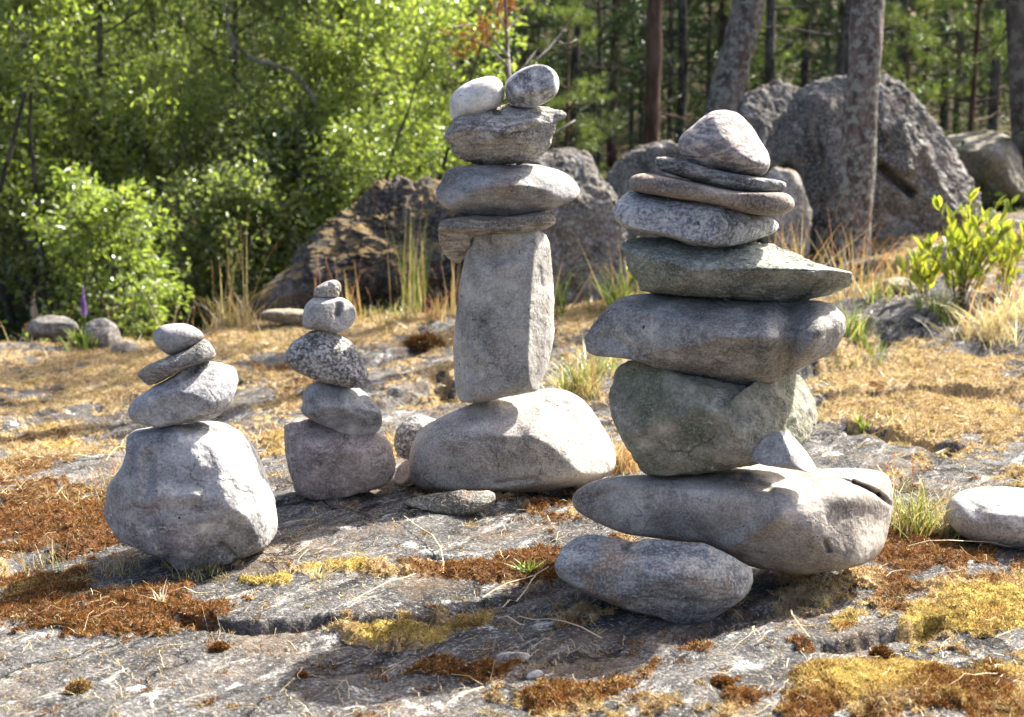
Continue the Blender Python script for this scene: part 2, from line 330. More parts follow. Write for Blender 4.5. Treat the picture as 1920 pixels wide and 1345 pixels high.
def ground_material():
    t = NT('weathered_slab'); tc = t.n('ShaderNodeTexCoord').outputs['Object']
    A = lambda k: t.n('ShaderNodeAttribute', attribute_name=k).outputs['Fac']
    moss, rust, yel, fl = A('moss'), A('rust'), A('yel'), A('floor')
    v = t.mapping(tc, rot=(0, 0, math.radians(-56)))
    vs = t.mapping(v, scale=(0.38, 1.6, 1))
    def vary(col, nz, lo, hi):
        m = t.n('ShaderNodeMapRange', i_Value=nz); t.set(m, 1, 0.32); t.set(m, 2, 0.68); t.set(m, 3, lo); t.set(m, 4, hi)
        cc = t.n('ShaderNodeVectorMath', operation='SCALE'); t.set(cc, 0, col); t.set(cc, 'Scale', m.outputs[0]); return cc.outputs[0]
    c = t.mix(t.ramp(t.noise(vs, 4, 9, 0.7), 0.40, 0.60), (0.07, 0.068, 0.066), (0.15, 0.146, 0.14))
    c = vary(c, t.noise(vs, 14, 12, 0.78), 0.22, 1.6)
    c = t.mix(t.ramp(t.noise(vs, 9, 12, 0.82, 0.3), 0.55, 0.595), c, (0.40, 0.39, 0.37))
    c = t.mix(t.ramp(t.noise(tc, 5.5, 11, 0.78, 0.4), 0.585, 0.615), c, (0.56, 0.56, 0.54))
    c = t.mix(t.math('MULTIPLY', t.ramp(t.noise(t.mapping(vs, loc=(3, 2, 1)), 7, 11, 0.8, 0.4), 0.53, 0.59), 0.85), c, (0.022, 0.022, 0.024))
    s = t.noise(tc, 130, 3, 0.75)
    c = t.mix(t.math('MULTIPLY', t.ramp(s, 0.52, 0.62), 0.7), c, (0.03, 0.03, 0.032))
    c = t.mix(t.math('MULTIPLY', t.ramp(s, 0.44, 0.36), 0.55), c, (0.50, 0.49, 0.47))
    c = t.mix(t.math('MULTIPLY', t.ramp(t.noise(tc, 3.0, 7, 0.7), 0.5, 0.62), 0.4), c, (0.22, 0.15, 0.09))
    wv = t.n('ShaderNodeTexNoise', i_Vector=tc, i_Scale=4.0, i_Detail=7.0, i_Roughness=0.65).outputs['Color']
    ad = t.n('ShaderNodeVectorMath', operation='MULTIPLY_ADD'); t.set(ad, 0, wv); t.set(ad, 1, (0.35, 0.35, 0.35)); t.set(ad, 2, vs)
    vo = t.n('ShaderNodeTexVoronoi', feature='DISTANCE_TO_EDGE', i_Scale=2.6); t.set(vo, 'Vector', ad.outputs[0])
    crk = t.math('MULTIPLY', t.ramp(vo.outputs[0], 0.022, 0.006), t.ramp(t.noise(tc, 2.5, 3, 0.5), 0.46, 0.54))
    c = t.mix(t.math('MULTIPLY', crk, 0.85), c, (0.02, 0.019, 0.018))
    mn = t.noise(tc, 90, 4, 0.7)
    mc = t.mix(t.ramp(mn, 0.35, 0.65), (0.20, 0.13, 0.065), (0.54, 0.41, 0.23))
    mc = t.mix(t.math('MULTIPLY', yel, 0.8), mc, t.mix(t.ramp(mn, 0.35, 0.6), (0.20, 0.14, 0.02), (0.52, 0.40, 0.08)))
    mc = t.mix(rust, mc, t.mix(t.ramp(mn, 0.4, 0.65), (0.045, 0.022, 0.010), (0.20, 0.09, 0.03)))
    flc = t.mix(t.ramp(t.noise(tc, 6, 6, 0.7), 0.4, 0.62), (0.05, 0.035, 0.018), (0.16, 0.13, 0.04))
    mc = t.mix(fl, mc, flc)
    f = t.ramp(t.math('MULTIPLY_ADD', t.math('SUBTRACT', t.noise(tc, 45, 6, 0.8), 0.5), 2.2, moss), 0.38, 0.58)
    c = t.mix(f, c, mc)
    h = t.math('MULTIPLY_ADD', t.noise(tc, 22, 6, 0.7), 1.2, t.math('MULTIPLY', s, 0.35))
    h = t.math('MULTIPLY_ADD', t.noise(vs, 10, 5, 0.65), 1.6, h)
    h = t.math('MULTIPLY_ADD', crk, -1.4, h)
    return t.finish(c, 0.9, h, 0.9, 0.02, spec=0.2)
def build_ground():
    yr = np.concatenate([np.linspace(-4, 1.2, 16), np.exp(np.linspace(math.log(1.3), math.log(2.2), 70)),
                         np.exp(np.linspace(math.log(2.205), math.log(10), 880)), np.exp(np.linspace(math.log(10.1), math.log(160), 170))])
    s = np.concatenate([np.linspace(-2.2, -0.98, 30), np.linspace(-0.97, -0.62, 90), np.linspace(-0.618, 0.618, 900), np.linspace(0.62, 0.97, 90), np.linspace(0.98, 2.2, 30)])
    half = 0.36 * (np.abs(yr) + 1.0) * 1.15
    X = half[:, None] * s[None, :]; Y = np.repeat(yr[:, None], len(s), 1)
    x, y = X.ravel(), Y.ravel()
    z = terrain(x, y)
    moss, rust, yel, fl, m = moss_fields(x, y)
    bump = 0.5 + 0.5 * fbm2(x, y, 0.045, 3, seed=71)
    z = z + moss * (0.006 + 0.020 * bump * sst(0.3, 0.9, m) + 0.008 * fbm2(x, y, 0.02, 2, seed=73)) * (y < 12)
    ny, nx = len(yr), len(s)
    i = (np.arange(ny - 1)[:, None] * nx + np.arange(nx - 1)[None, :]).ravel()
    F = np.stack([i, i + 1, i + nx + 1, i + nx], 1)
    global GRID
    sh = (ny, nx); GRID = (yr, s, z.reshape(sh), [a.reshape(sh) for a in (moss, rust, yel, fl)])
    me = mesh_np('ground', np.stack([x, y, z], 1), F, ground_material(), attrs={'moss': moss, 'rust': rust, 'yel': yel, 'floor': fl})
    tag(obj('ground', me), kind='structure', label='pale lichened bedrock slab rising from the lake side to the wood')
build_ground()

# ------------------------------------------------------------------ stones
def cube_sphere(n):
    g = np.tan(np.linspace(-1, 1, n) * math.pi / 4)
    vs, fs, off = [], [], 0
    a, b = np.meshgrid(g, g); a, b = a.ravel(), b.ravel(); o = np.ones_like(a)
    i = (np.arange(n - 1)[:, None] * n + np.arange(n - 1)[None, :]).ravel()
    q = np.stack([i, i + 1, i + n + 1, i + n], 1)
    for v in ((a, b, o), (b, a, -o), (b, o, a), (a, -o, b), (o, a, b), (-o, b, a)):
        vs.append(np.stack(v, 1)); fs.append(q + off); off += n * n
    V = np.concatenate(vs); V /= np.linalg.norm(V, axis=1)[:, None]
    F = np.concatenate(fs)
    key = np.round(V * 1e5).astype(np.int64); _, idx, inv = np.unique(key, axis=0, return_index=True, return_inverse=True)
    return V[idx], inv.ravel()[F]
_CS = {}
def chaikin(P, k=2):
    for _ in range(k):
        Q = np.roll(P, -1, 0); P = np.stack([0.75 * P + 0.25 * Q, 0.25 * P + 0.75 * Q], 1).reshape(-1, 2)
    return P
def tr(ox, oy, s, pts): return [(ox + a / s, oy + b / s) for a, b in pts]
def stone(name, label, pts, Y, T, mat, n=2.2, res=80, cuts=(), ridges=(), rough=0.03, fine=0.006, facets=3, group=None, cat='stone', ctr=None, k=0.022, seed=None, base=False, taper=0.0, chip=0.010, rsc=1.0):
    P = chaikin(np.array(pts, float))
    x, y = P[:, 0], P[:, 1]; x2, y2 = np.roll(x, -1), np.roll(y, -1); cr = x * y2 - x2 * y; A = cr.sum() / 2
    c = np.array([((x + x2) * cr).sum(), ((y + y2) * cr).sum()]) / (6 * A)
    if ctr is not None: c = np.array(ctr, float)
    ridges = [tuple(g[:5]) + (g[5] * 1.5,) for g in ridges]
    seed = seed if seed is not None else (c[0] * 0.37 + c[1] * 0.11)
    C = at(c[0], c[1], Y); O = np.array([0, 0, CAM_H])
    wv = (O - C); wv /= np.linalg.norm(wv)
    uv = np.cross([0, 0, 1], wv); uv /= np.linalg.norm(uv); vv = np.cross(wv, uv)
    sc = np.linalg.norm(C - O)
    q = []
    for a, b in P:
        r = ray(a, b); t = ((C - O) @ wv) / (r @ wv); d = O + r * t - C; q.append((d @ uv, d @ vv))
    q = np.array(q); ang = np.arctan2(q[:, 1], q[:, 0]); rad = np.hypot(q[:, 0], q[:, 1])
    # radius for a dense set of angles: farthest crossing of the outline
    th = np.linspace(-math.pi, math.pi, 1440, endpoint=False); R = np.zeros_like(th)
    q2 = np.roll(q, -1, 0)
    for (ax, ay), (bx, by) in zip(q, q2):
        dx, dy = bx - ax, by - ay; den = np.cos(th) * dy - np.sin(th) * dx
        den = np.where(np.abs(den) < 1e-12, 1e-12, den)
        tt = (ax * dy - ay * dx) / den; ss = (ax * np.sin(th) - ay * np.cos(th)) / den
        ok = (ss >= 0) & (ss <= 1) & (tt > 0); R = np.where(ok & (tt > R), tt, R)
    R = np.where(R == 0, np.median(R), R)
    Rp = np.concatenate([R[-3:], R, R[:3]]); R = sum(Rp[i:i + len(R)] for i in range(7)) / 7
    if res not in _CS: _CS[res] = cube_sphere(res)
    D, F = _CS[res]
    r0 = np.hypot(D[:, 0], D[:, 1]); az = np.abs(D[:, 2])
    L = (r0 ** n + az ** n) ** (1 / n)
    rp, wz = r0 / L, D[:, 2] / L
    theta = np.arctan2(D[:, 1], D[:, 0]); Rv = np.interp(theta, np.append(th, math.pi), np.append(R, R[0]))
    U = Rv * rp * np.cos(theta); V_ = Rv * rp * np.sin(theta); Wd = T * wz
    Ru, Rw = np.abs(q[:, 0]).max(), np.abs(q[:, 1]).max()
    if taper: Wd = Wd * (1 - taper * U / Ru)
    Q = np.stack([U / Ru, V_ / Rw, Wd / T], 1)
    rr = np.random.default_rng(int(seed * 100) % 100000)
    cl = [np.array(cc, float) for cc in cuts]
    for i in range(facets * 2):
        d = rr.normal(size=3); d[2] = (abs(d[2]) + 0.5) * (1 if i % 2 else -1); d /= np.linalg.norm(d)
        cl.append(np.array([*d, rr.uniform(0.72, 0.9)]))
    for cc in cl:
        nn = cc[:3] / np.linalg.norm(cc[:3]); e = Q @ nn - cc[3]
        sp = k * np.logaddexp(0, e / k); Q = Q - nn[None, :] * (sp * (np.abs(nn[2]) * 0.6 + 0.4))[:, None] if len(cc) < 5 else Q - nn[None, :] * sp[:, None]
    U, V_, Wd = Q[:, 0] * Ru, Q[:, 1] * Rw, Q[:, 2] * T
    front = sst(-0.3, 0.25, wz)
    pxs = c[0] + U / sc * FPX / 1.0; pys = c[1] - V_ / sc * FPX
    for (x1, y1, x2_, y2_, wd, dep) in ridges:
        dx, dy = x2_ - x1, y2_ - y1; LL = max(dx * dx + dy * dy, 1e-6)
        t = np.clip(((pxs - x1) * dx + (pys - y1) * dy) / LL, 0, 1)
        dd = np.hypot(pxs - x1 - t * dx, pys - y1 - t * dy)
        Wd = Wd + dep * np.exp(-(dd / wd) ** 2) * front
    size = (Ru + Rw) / 2; P3 = np.stack([U, V_, Wd], 1)
    nrm = P3 / (np.linalg.norm(P3, axis=1)[:, None] + 1e-9)
    p = P3 / (size * rsc) + seed
    d = rough * size * fbm(p * 1.6, 4, 0.5) * 1.6 + fine * size * fbm(p * 9, 4, 0.6) * 2
    if chip:
        rg = fbm(p * 3.1 + 5, 4, 0.55, ridged=True); d = d + chip * size * (rg - 0.3)
        cell = np.floor(fbm(p * 2.2 + 9, 2) * 7 + 0.35 * fbm(p * 12, 2)) / 7; d = d + chip * size * cell * 0.9
    P3 = P3 + nrm * d[:, None]
    for ax in (0, 1):
        a0, a1, b0, b1 = P3[:, ax].min(), P3[:, ax].max(), q[:, ax].min(), q[:, ax].max()
        P3[:, ax] = (b0 + (P3[:, ax] - a0) * (b1 - b0) / (a1 - a0)) * 1.008
    Wl = P3[:, :1] * uv + P3[:, 1:2] * vv + P3[:, 2:] * wv
    me = mesh_np(name, Wl, F, mat)
    o = obj(name, me, loc=tuple(C)); tag(o, label, cat, group)
    return o
# ---- stone materials
g1 = dict(base=(0.30, 0.295, 0.29), dark=(0.17, 0.172, 0.18), light=(0.50, 0.49, 0.47))
M_L1 = stone_mat('grey_gneiss', base=(0.315, 0.315, 0.32), dark=(0.20, 0.205, 0.22), light=(0.52, 0.51, 0.50), mott=9, speck=0.28, white=0.42, white_scale=13, vein=0.25, seed=1)
M_L2 = stone_mat('bluish_quartzite', base=(0.43, 0.44, 0.455), dark=(0.17, 0.18, 0.20), light=(0.62, 0.62, 0.62), mott=12, white=0.35, white_scale=18, seed=2, speck=0.3, vein=0.3)
M_SLATE = stone_mat('grey_slate', base=(0.25, 0.24, 0.225), dark=(0.12, 0.12, 0.115), light=(0.46, 0.44, 0.41), band=0.7, band_scale=26, seed=3, white=0.08, speck=0.25, bump=0.7)
M_PEB = stone_mat('smooth_grey_pebble', base=(0.26, 0.26, 0.262), dark=(0.19, 0.19, 0.195), light=(0.4, 0.4, 0.39), white=0.05, seed=4, speck=0.22, bump=0.2)
M_PINKB = stone_mat('brownish_granite', base=(0.34, 0.275, 0.25), dark=(0.18, 0.14, 0.135), light=(0.50, 0.46, 0.42), mott=10, white=0.22, white_scale=22, seed=5, speck=0.3)
M_M2 = stone_mat('layered_grey_cobble', swirl=0.35, swirl_n=10, base=(0.33, 0.335, 0.34), dark=(0.18, 0.185, 0.195), light=(0.5, 0.5, 0.49), seed=6, white=0.06, speck=0.25, vein=0.2, bump=0.25)
M_SPK = stone_mat('salt_and_pepper_granite', base=(0.33, 0.32, 0.31), dark=(0.10, 0.10, 0.10), light=(0.66, 0.65, 0.62), mott=30, speck=0.75, speck_scale=120, white=0.5, white_scale=30, seed=7, bump=0.6, darkamt=0.8)
M_SAND = stone_mat('pale_grey_granite', base=(0.37, 0.36, 0.35), dark=(0.24, 0.235, 0.23), light=(0.5, 0.49, 0.47), speck=0.3, white=0.05, seed=8, bump=0.25)
M_CHIP = stone_mat('rough_brown_granite', base=(0.33, 0.30, 0.27), dark=(0.14, 0.13, 0.12), light=(0.52, 0.48, 0.43), mott=30, speck=0.5, white=0.15, seed=9, bump=0.5)
M_T7 = stone_mat(darkamt=0.3, tone=1.15, cracks=0, name='chalky_pale_cobble', base=(0.50, 0.485, 0.465), dark=(0.30, 0.295, 0.295), light=(0.66, 0.65, 0.62), speck=0.22, white=0.05, seed=10, band=0.15, band_rot=(0, 1.4, 0), bump=0.2)
M_T8 = stone_mat(tone=1.15, cracks=0, name='white_and_blue_grey_cobble', base=(0.52, 0.53, 0.54), dark=(0.06, 0.065, 0.085), light=(0.74, 0.74, 0.73), mott=20, darkamt=0.6, speck=0.3, white=0.4, seed=11.6, bump=0.25)
M_T6 = stone_mat('rough_grey_schist', tone=1.12, base=(0.46, 0.43, 0.385), dark=(0.15, 0.15, 0.155), light=(0.60, 0.57, 0.51), mott=16, band=0.55, band_scale=20, band_rot=(0, 0.18, 0), speck=0.4, white=0.2, seed=12, bump=0.9)
M_T5 = stone_mat('streaked_grey_gneiss', base=(0.265, 0.268, 0.27), dark=(0.15, 0.155, 0.165), light=(0.40, 0.39, 0.38), band=0.5, band_scale=16, band_rot=(0, -0.1, 0), rust=0.25, seed=13, white=0.04, speck=0.22, bump=0.35)
M_T4 = stone_mat('brown_edged_schist', base=(0.30, 0.27, 0.235), dark=(0.13, 0.115, 0.10), light=(0.50, 0.47, 0.43), band=0.8, band_scale=24, rust=0.35, rust_col=(0.34, 0.20, 0.11), seed=14, bump=0.9, speck=0.3, white=0.1)
M_T3 = stone_mat('matt_grey_sandstone', base=(0.315, 0.31, 0.29), dark=(0.225, 0.225, 0.222), light=(0.42, 0.42, 0.41), mott=10, speck=0.25, white=0.02, rust=0.15, seed=15, bump=0.3)
M_T2 = stone_mat('grey_beige_granite', base=(0.375, 0.355, 0.315), dark=(0.26, 0.235, 0.228), light=(0.47, 0.455, 0.43), mott=7, speck=0.42, speck_scale=210, white=0.04, seed=16, bump=0.3)
M_R9 = stone_mat('pink_grey_swirled_gneiss', swirl=0.8, swirl_n=24, tone=0.9, base=(0.50, 0.42, 0.385), dark=(0.17, 0.165, 0.175), light=(0.68, 0.64, 0.60), band=0.0, band_scale=15, band_rot=(0.3, -0.9, 0.2), seed=17, white=0.05, speck=0.25, bump=0.3)
M_R8 = stone_mat('blue_grey_slate', base=(0.25, 0.26, 0.27), dark=(0.09, 0.095, 0.10), light=(0.52, 0.51, 0.47), band=0.8, band_scale=30, band_rot=(0, -0.15, 0), white=0.35, seed=18, bump=1.0, rust=0.2)
M_R7 = stone_mat('chocolate_brown_sandstone', base=(0.25, 0.195, 0.155), dark=(0.15, 0.128, 0.115), light=(0.40, 0.36, 0.31), band=0.35, band_scale=14, band_rot=(0, -0.13, 0), seed=19, white=0.03, speck=0.25, bump=0.4)
M_R6 = stone_mat('blue_grey_speckled_granite', base=(0.34, 0.355, 0.37), dark=(0.18, 0.19, 0.205), light=(0.52, 0.51, 0.48), mott=22, speck=0.6, speck_scale=130, white=0.1, rust=0.12, seed=20, bump=0.5)
M_R5 = stone_mat('greenish_chiselled_stone', tone=1.2, base=(0.25, 0.265, 0.235), dark=(0.12, 0.13, 0.115), light=(0.44, 0.45, 0.38), mott=13, green=0.45, green_col=(0.17, 0.19, 0.135), speck=0.3, white=0.06, seed=21, bump=0.8)
M_R4 = stone_mat('dark_grey_boulder', base=(0.24, 0.23, 0.22), dark=(0.12, 0.13, 0.135), light=(0.48, 0.46, 0.42), mott=9, white=0.22, white_scale=11, rust=0.2, rust_col=(0.32, 0.25, 0.17), speck=0.3, seed=22, bump=0.4)
M_R3 = stone_mat('dark_green_lichened_stone', base=(0.37, 0.345, 0.275), dark=(0.12, 0.13, 0.10), light=(0.50, 0.48, 0.40), mott=8, green=0.75, green_col=(0.10, 0.12, 0.07), white=0.25, white_scale=20, speck=0.2, seed=23, bump=0.6)
M_R2 = stone_mat('warm_grey_slab_stone', base=(0.37, 0.335, 0.295), dark=(0.225, 0.20, 0.18), light=(0.46, 0.445, 0.42), mott=6, speck=0.3, speck_scale=200, white=0.04, seed=24, bump=0.28, rust=0.15, rust_col=(0.25, 0.20, 0.16))
M_R1 = stone_mat('streaked_blue_grey_gneiss', swirl=0.35, swirl_n=14, base=(0.31, 0.325, 0.335), dark=(0.10, 0.11, 0.13), light=(0.50, 0.50, 0.46), band=0.65, band_scale=13, band_rot=(0, -0.35, 0), rust=0.6, rust_col=(0.30, 0.20, 0.12), speck=0.4, white=0.12, seed=25, bump=0.5, mott=10)
M_C1 = stone_mat('light_grey_cobble', base=(0.40, 0.39, 0.38), dark=(0.2, 0.2, 0.2), light=(0.62, 0.61, 0.59), seed=26, speck=0.35, white=0.2, bump=0.4)
M_SPL = stone_mat('green_and_rusty_splinter', base=(0.20, 0.185, 0.16), dark=(0.08, 0.08, 0.07), light=(0.42, 0.41, 0.36), band=0.6, band_scale=24, green=0.5, rust=0.5, rust_col=(0.26, 0.11, 0.07), white=0.4, seed=27, bump=0.8)
M_BOUL = stone_mat('lichened_boulder_rock', tone=0.95, cmin=0.25, cmax=1.8, cracks=1.0, crack_scale=1.6, base=(0.19, 0.178, 0.17), dark=(0.055, 0.052, 0.052), light=(0.34, 0.32, 0.31), mott=3.2, speck=0.4, speck_scale=60, white=0.35, white_scale=6.5, green=0.25, green_col=(0.13, 0.14, 0.10), rust=0.2, seed=28, bump=1.0, darkamt=0.85)
M_BMOSS = stone_mat('boulder_rock_with_golden_moss', tone=0.42, cmin=0.25, cmax=1.8, cracks=1.0, crack_scale=1.8, base=(0.19, 0.178, 0.17), dark=(0.05, 0.048, 0.048), light=(0.34, 0.32, 0.31), mott=4, speck=0.4, speck_scale=60, white=0.4, white_scale=6.5, seed=35, bump=1.0, darkamt=0.85, topmoss=0.85)
M_BPALE = stone_mat('pale_boulder_rock', topmoss=0.3, base=(0.25, 0.24, 0.23), dark=(0.11, 0.105, 0.10), light=(0.46, 0.44, 0.42), mott=6, speck=0.4, speck_scale=70, white=0.4, white_scale=7, seed=29, bump=0.9)

Z1 = (180, 500, 2.2417); Z2 = (740, 90, 2.862); Z3 = (720, 420, 2.242); Z4 = (1060, 180, 2.49); Z5 = (1020, 660, 2.491); Z7 = (1300, 0, 2.242)
GL, GM, GT, GR = 'stones of the left cairn', 'stones of the small middle cairn', 'stones of the tall cairn', 'stones of the broad right cairn'
YL = ground_hit(350, 1070)[1] + 0.05
stone('boulder', 'big blocky grey stone at the bottom of the left cairn', tr(*Z1, [(112, 740), (125, 700), (165, 680), (260, 672), (350, 665), (450, 650), (540, 648), (600, 660), (640, 680), (690, 740), (720, 800), (735, 870), (765, 960), (765, 1020), (745, 1080), (710, 1140), (680, 1180), (640, 1210), (560, 1240), (480, 1265), (430, 1290), (370, 1295), (320, 1270), (270, 1230), (180, 1190), (90, 1150), (45, 1100), (28, 1050), (35, 980), (60, 910), (100, 860), (118, 800)]),
      YL, 0.17, M_L1, n=3.0, res=130, cuts=[(0.86, 0.34, 0.38, 0.40), (-0.35, 0.25, 0.9, 0.72), (-0.8, -0.2, 0.65, 0.75), (0.0, -0.6, 0.8, 0.78), (0.0, 0.9, 0.35, 0.82)],
      ridges=[(255, 835, 265, 930, 26, 0.012), (285, 860, 280, 925, 10, -0.014), (290, 925, 350, 930, 16, 0.014), (285, 960, 305, 1040, 12, -0.009), (330, 830, 360, 880, 20, 0.008), (225, 830, 240, 870, 25, -0.012), (395, 1020, 425, 1060, 7, -0.012)],
      rough=0.05, fine=0.007, facets=1, group=GL, k=0.035)
stone('stone', 'blue grey oval stone with a pale quartz end on the big blocky stone', tr(*Z1, [(135, 610), (150, 570), (200, 540), (280, 490), (350, 460), (420, 410), (490, 392), (540, 400), (580, 430), (600, 480), (590, 530), (565, 580), (520, 625), (450, 650), (360, 658), (270, 678), (210, 672), (165, 655), (140, 640)]),
      YL, 0.085, M_L2, cuts=[(0.1, 0.75, 0.65, 0.62)], ridges=[(310, 728, 330, 722, 6, -0.006), (345, 712, 365, 700, 7, -0.008)], rough=0.03, group=GL)
stone('flat_stone', 'tilted flat slate grey stone under the topmost pebble of the left cairn', tr(*Z1, [(173, 470), (190, 440), (260, 400), (340, 365), (420, 335), (460, 300), (482, 320), (507, 365), (490, 390), (400, 415), (330, 452), (250, 492), (195, 503), (178, 490)]),
      YL, 0.075, M_SLATE, rough=0.06, chip=0.03, group=GL, n=2.6)
stone('pebble', 'smooth round grey pebble on top of the left cairn', tr(*Z1, [(235, 290), (260, 255), (310, 240), (370, 238), (420, 255), (450, 280), (454, 300), (420, 333), (370, 362), (320, 376), (290, 362), (250, 325)]), YL, 0.055, M_PEB, rough=0.02, fine=0.003, chip=0.0, group=GL, facets=1, res=50)

YM = ground_hit(640, 936)[1] + 0.05
stone('stone', 'brownish wedge shaped stone at the bottom of the small middle cairn', tr(*Z1, [(790, 660), (810, 638), (850, 628), (920, 640), (1000, 672), (1090, 704), (1160, 706), (1210, 720), (1245, 760), (1262, 830), (1255, 880), (1220, 920), (1140, 950), (1040, 975), (940, 990), (880, 980), (840, 950), (825, 900), (800, 840), (792, 740)]),
      YM, 0.13, M_PINKB, n=2.6, res=96, cuts=[(0.0, 0.75, 0.65, 0.55), (0.1, -0.5, 0.85, 0.7), (-0.7, 0, 0.7, 0.75)], rough=0.04, fine=0.012, group=GM)
stone('stone', 'layered blue grey stone with pointed right end, second lowest of the small middle cairn', tr(*Z1, [(866, 545), (885, 515), (930, 478), (980, 483), (1060, 496), (1110, 513), (1160, 560), (1195, 600), (1205, 640), (1185, 690), (1140, 722), (1080, 714), (1000, 682), (920, 645), (875, 622), (860, 600), (870, 575)]),
      YM, 0.085, M_M2, n=2.3, cuts=[(0.35, 0.75, 0.6, 0.55), (0.1, -0.6, 0.75, 0.62)], ridges=[(640, 765, 690, 790, 6, 0.004)], rough=0.03, fine=0.008, group=GM)
stone('stone', 'salt and pepper speckled stone in the middle of the small middle cairn', tr(*Z1, [(787, 375), (800, 340), (840, 300), (890, 270), (950, 260), (1010, 275), (1070, 310), (1110, 370), (1135, 420), (1147, 480), (1130, 512), (1070, 508), (990, 492), (920, 470), (850, 447), (800, 410)]),
      YM, 0.095, M_SPK, cuts=[(0.5, 0.45, 0.7, 0.62), (-0.3, -0.3, 0.9, 0.75)], ridges=[(643, 661, 645, 663, 5, -0.008)], rough=0.05, fine=0.018, group=GM)
stone('stone', 'pale grey rounded block with a notch under the crowning pebble of the small middle cairn', tr(*Z1, [(868, 220), (878, 165), (908, 133), (960, 123), (1040, 130), (1080, 158), (1095, 195), (1085, 235), (1050, 272), (1010, 282), (950, 268), (880, 264), (868, 245)]),
      YM, 0.06, M_SAND, n=3.0, ridges=[(636, 574, 632, 590, 5, -0.012), (640, 570, 650, 600, 8, 0.003)], cuts=[(0.6, 0.1, 0.8, 0.72)], rough=0.02, group=GM, facets=1, res=56)
stone('pebble', 'rough little brown pebble crowning the small middle cairn', tr(*Z1, [(914, 115), (920, 90), (960, 65), (1000, 53), (1025, 65), (1032, 90), (1028, 132), (970, 134), (915, 132)]), YM, 0.032, M_CHIP, rough=0.09, fine=0.02, chip=0.03, group=GM, res=48, n=2.6)

YT = ground_hit(950, 922)[1] + 0.04
stone('boulder', 'large smooth domed stone carrying the upright pillar of the tall cairn', tr(*Z3, [(105, 1040), (115, 950), (140, 890), (170, 850), (240, 815), (330, 770), (420, 738), (520, 708), (620, 692), (720, 690), (790, 703), (845, 738), (885, 790), (930, 860), (965, 920), (978, 980), (960, 1040), (900, 1080), (780, 1105), (650, 1125), (520, 1135), (400, 1138), (280, 1135), (180, 1120), (130, 1095), (108, 1070)]),
      YT, 0.22, M_T2, n=2.4, res=130, cuts=[(-0.1, 0.75, 0.65, 0.66), (0.75, 0.35, 0.55, 0.68), (-0.1, -0.3, 0.95, 0.8)], ridges=[(860, 820, 940, 830, 8, -0.006), (1020, 755, 1060, 775, 3.0, -0.0022), (1060, 775, 1110, 779, 3.0, -0.002), (930, 905, 1000, 895, 4, -0.006), (980, 820, 975, 870, 12, -0.004)], rough=0.025, fine=0.004, group=GT, facets=0)
stone('pillar_stone', 'upright rectangular grey block standing on end in the tall cairn', tr(*Z3, [(350, 60), (380, 40), (450, 34), (560, 32), (668, 30), (697, 70), (708, 160), (718, 260), (717, 400), (715, 560), (710, 690), (640, 700), (520, 722), (430, 744), (370, 752), (315, 742), (300, 700), (293, 620), (287, 520), (300, 380), (315, 260), (333, 170), (345, 110)]),
      YT, 0.115, M_T3, n=5.0, res=130, cuts=[(0.92, 0.0, 0.42, 0.80, 1), (-0.93, 0.06, 0.36, 0.80, 1), (0, 0.25, 0.97, 0.86)],
      ridges=[(925, 480, 950, 470, 16, -0.015), (930, 497, 955, 485, 6, -0.006), (905, 600, 918, 625, 6, -0.006), (885, 650, 900, 665, 14, 0.007), (878, 680, 890, 700, 6, -0.008), (1010, 505, 1015, 535, 5, -0.005), (870, 560, 876, 740, 3.5, -0.004)], rough=0.02, fine=0.006, group=GT, facets=1, k=0.03)
stone('flat_stone', 'thin brown and grey schist slab capping the upright block, overhanging on its left', tr(*Z2, [(232, 1000), (235, 950), (260, 922), (340, 913), (450, 905), (580, 905), (700, 905), (770, 888), (810, 880), (850, 900), (863, 940), (820, 965), (740, 984), (640, 992), (520, 992), (430, 1010), (390, 1040), (372, 1100), (345, 1165), (310, 1150), (270, 1115), (245, 1060)]),
      YT, 0.12, M_T4, n=2.6, ctr=(740 + 330 / 2.862, 90 + 962 / 2.862), rough=0.02, fine=0.012, chip=0.02, group=GT, facets=1, cuts=[(-0.2, -0.75, 0.6, 0.35)], ridges=[(830, 425, 960, 432, 7, 0.018), (1000, 410, 1035, 415, 12, 0.01)])
stone('stone', 'long lens shaped streaked grey stone in the upper half of the tall cairn', tr(*Z2, [(222, 775), (233, 740), (262, 720), (280, 670), (330, 645), (420, 638), (520, 632), (640, 636), (700, 620), (790, 625), (860, 650), (940, 690), (985, 735), (1000, 780), (970, 810), (900, 840), (820, 875), (700, 897), (570, 908), (430, 905), (330, 888), (270, 860), (235, 820)]),
      YT, 0.14, M_T5, n=2.3, res=110, cuts=[(0.85, 0.25, 0.46, 0.76), (0.3, 0.8, 0.5, 0.66), (0, -0.6, 0.8, 0.7), (-0.2, 0.7, 0.7, 0.74)], ridges=[(826, 355, 850, 345, 8, -0.01), (990, 330, 1010, 350, 14, -0.006)], rough=0.03, fine=0.006, group=GT, facets=1)
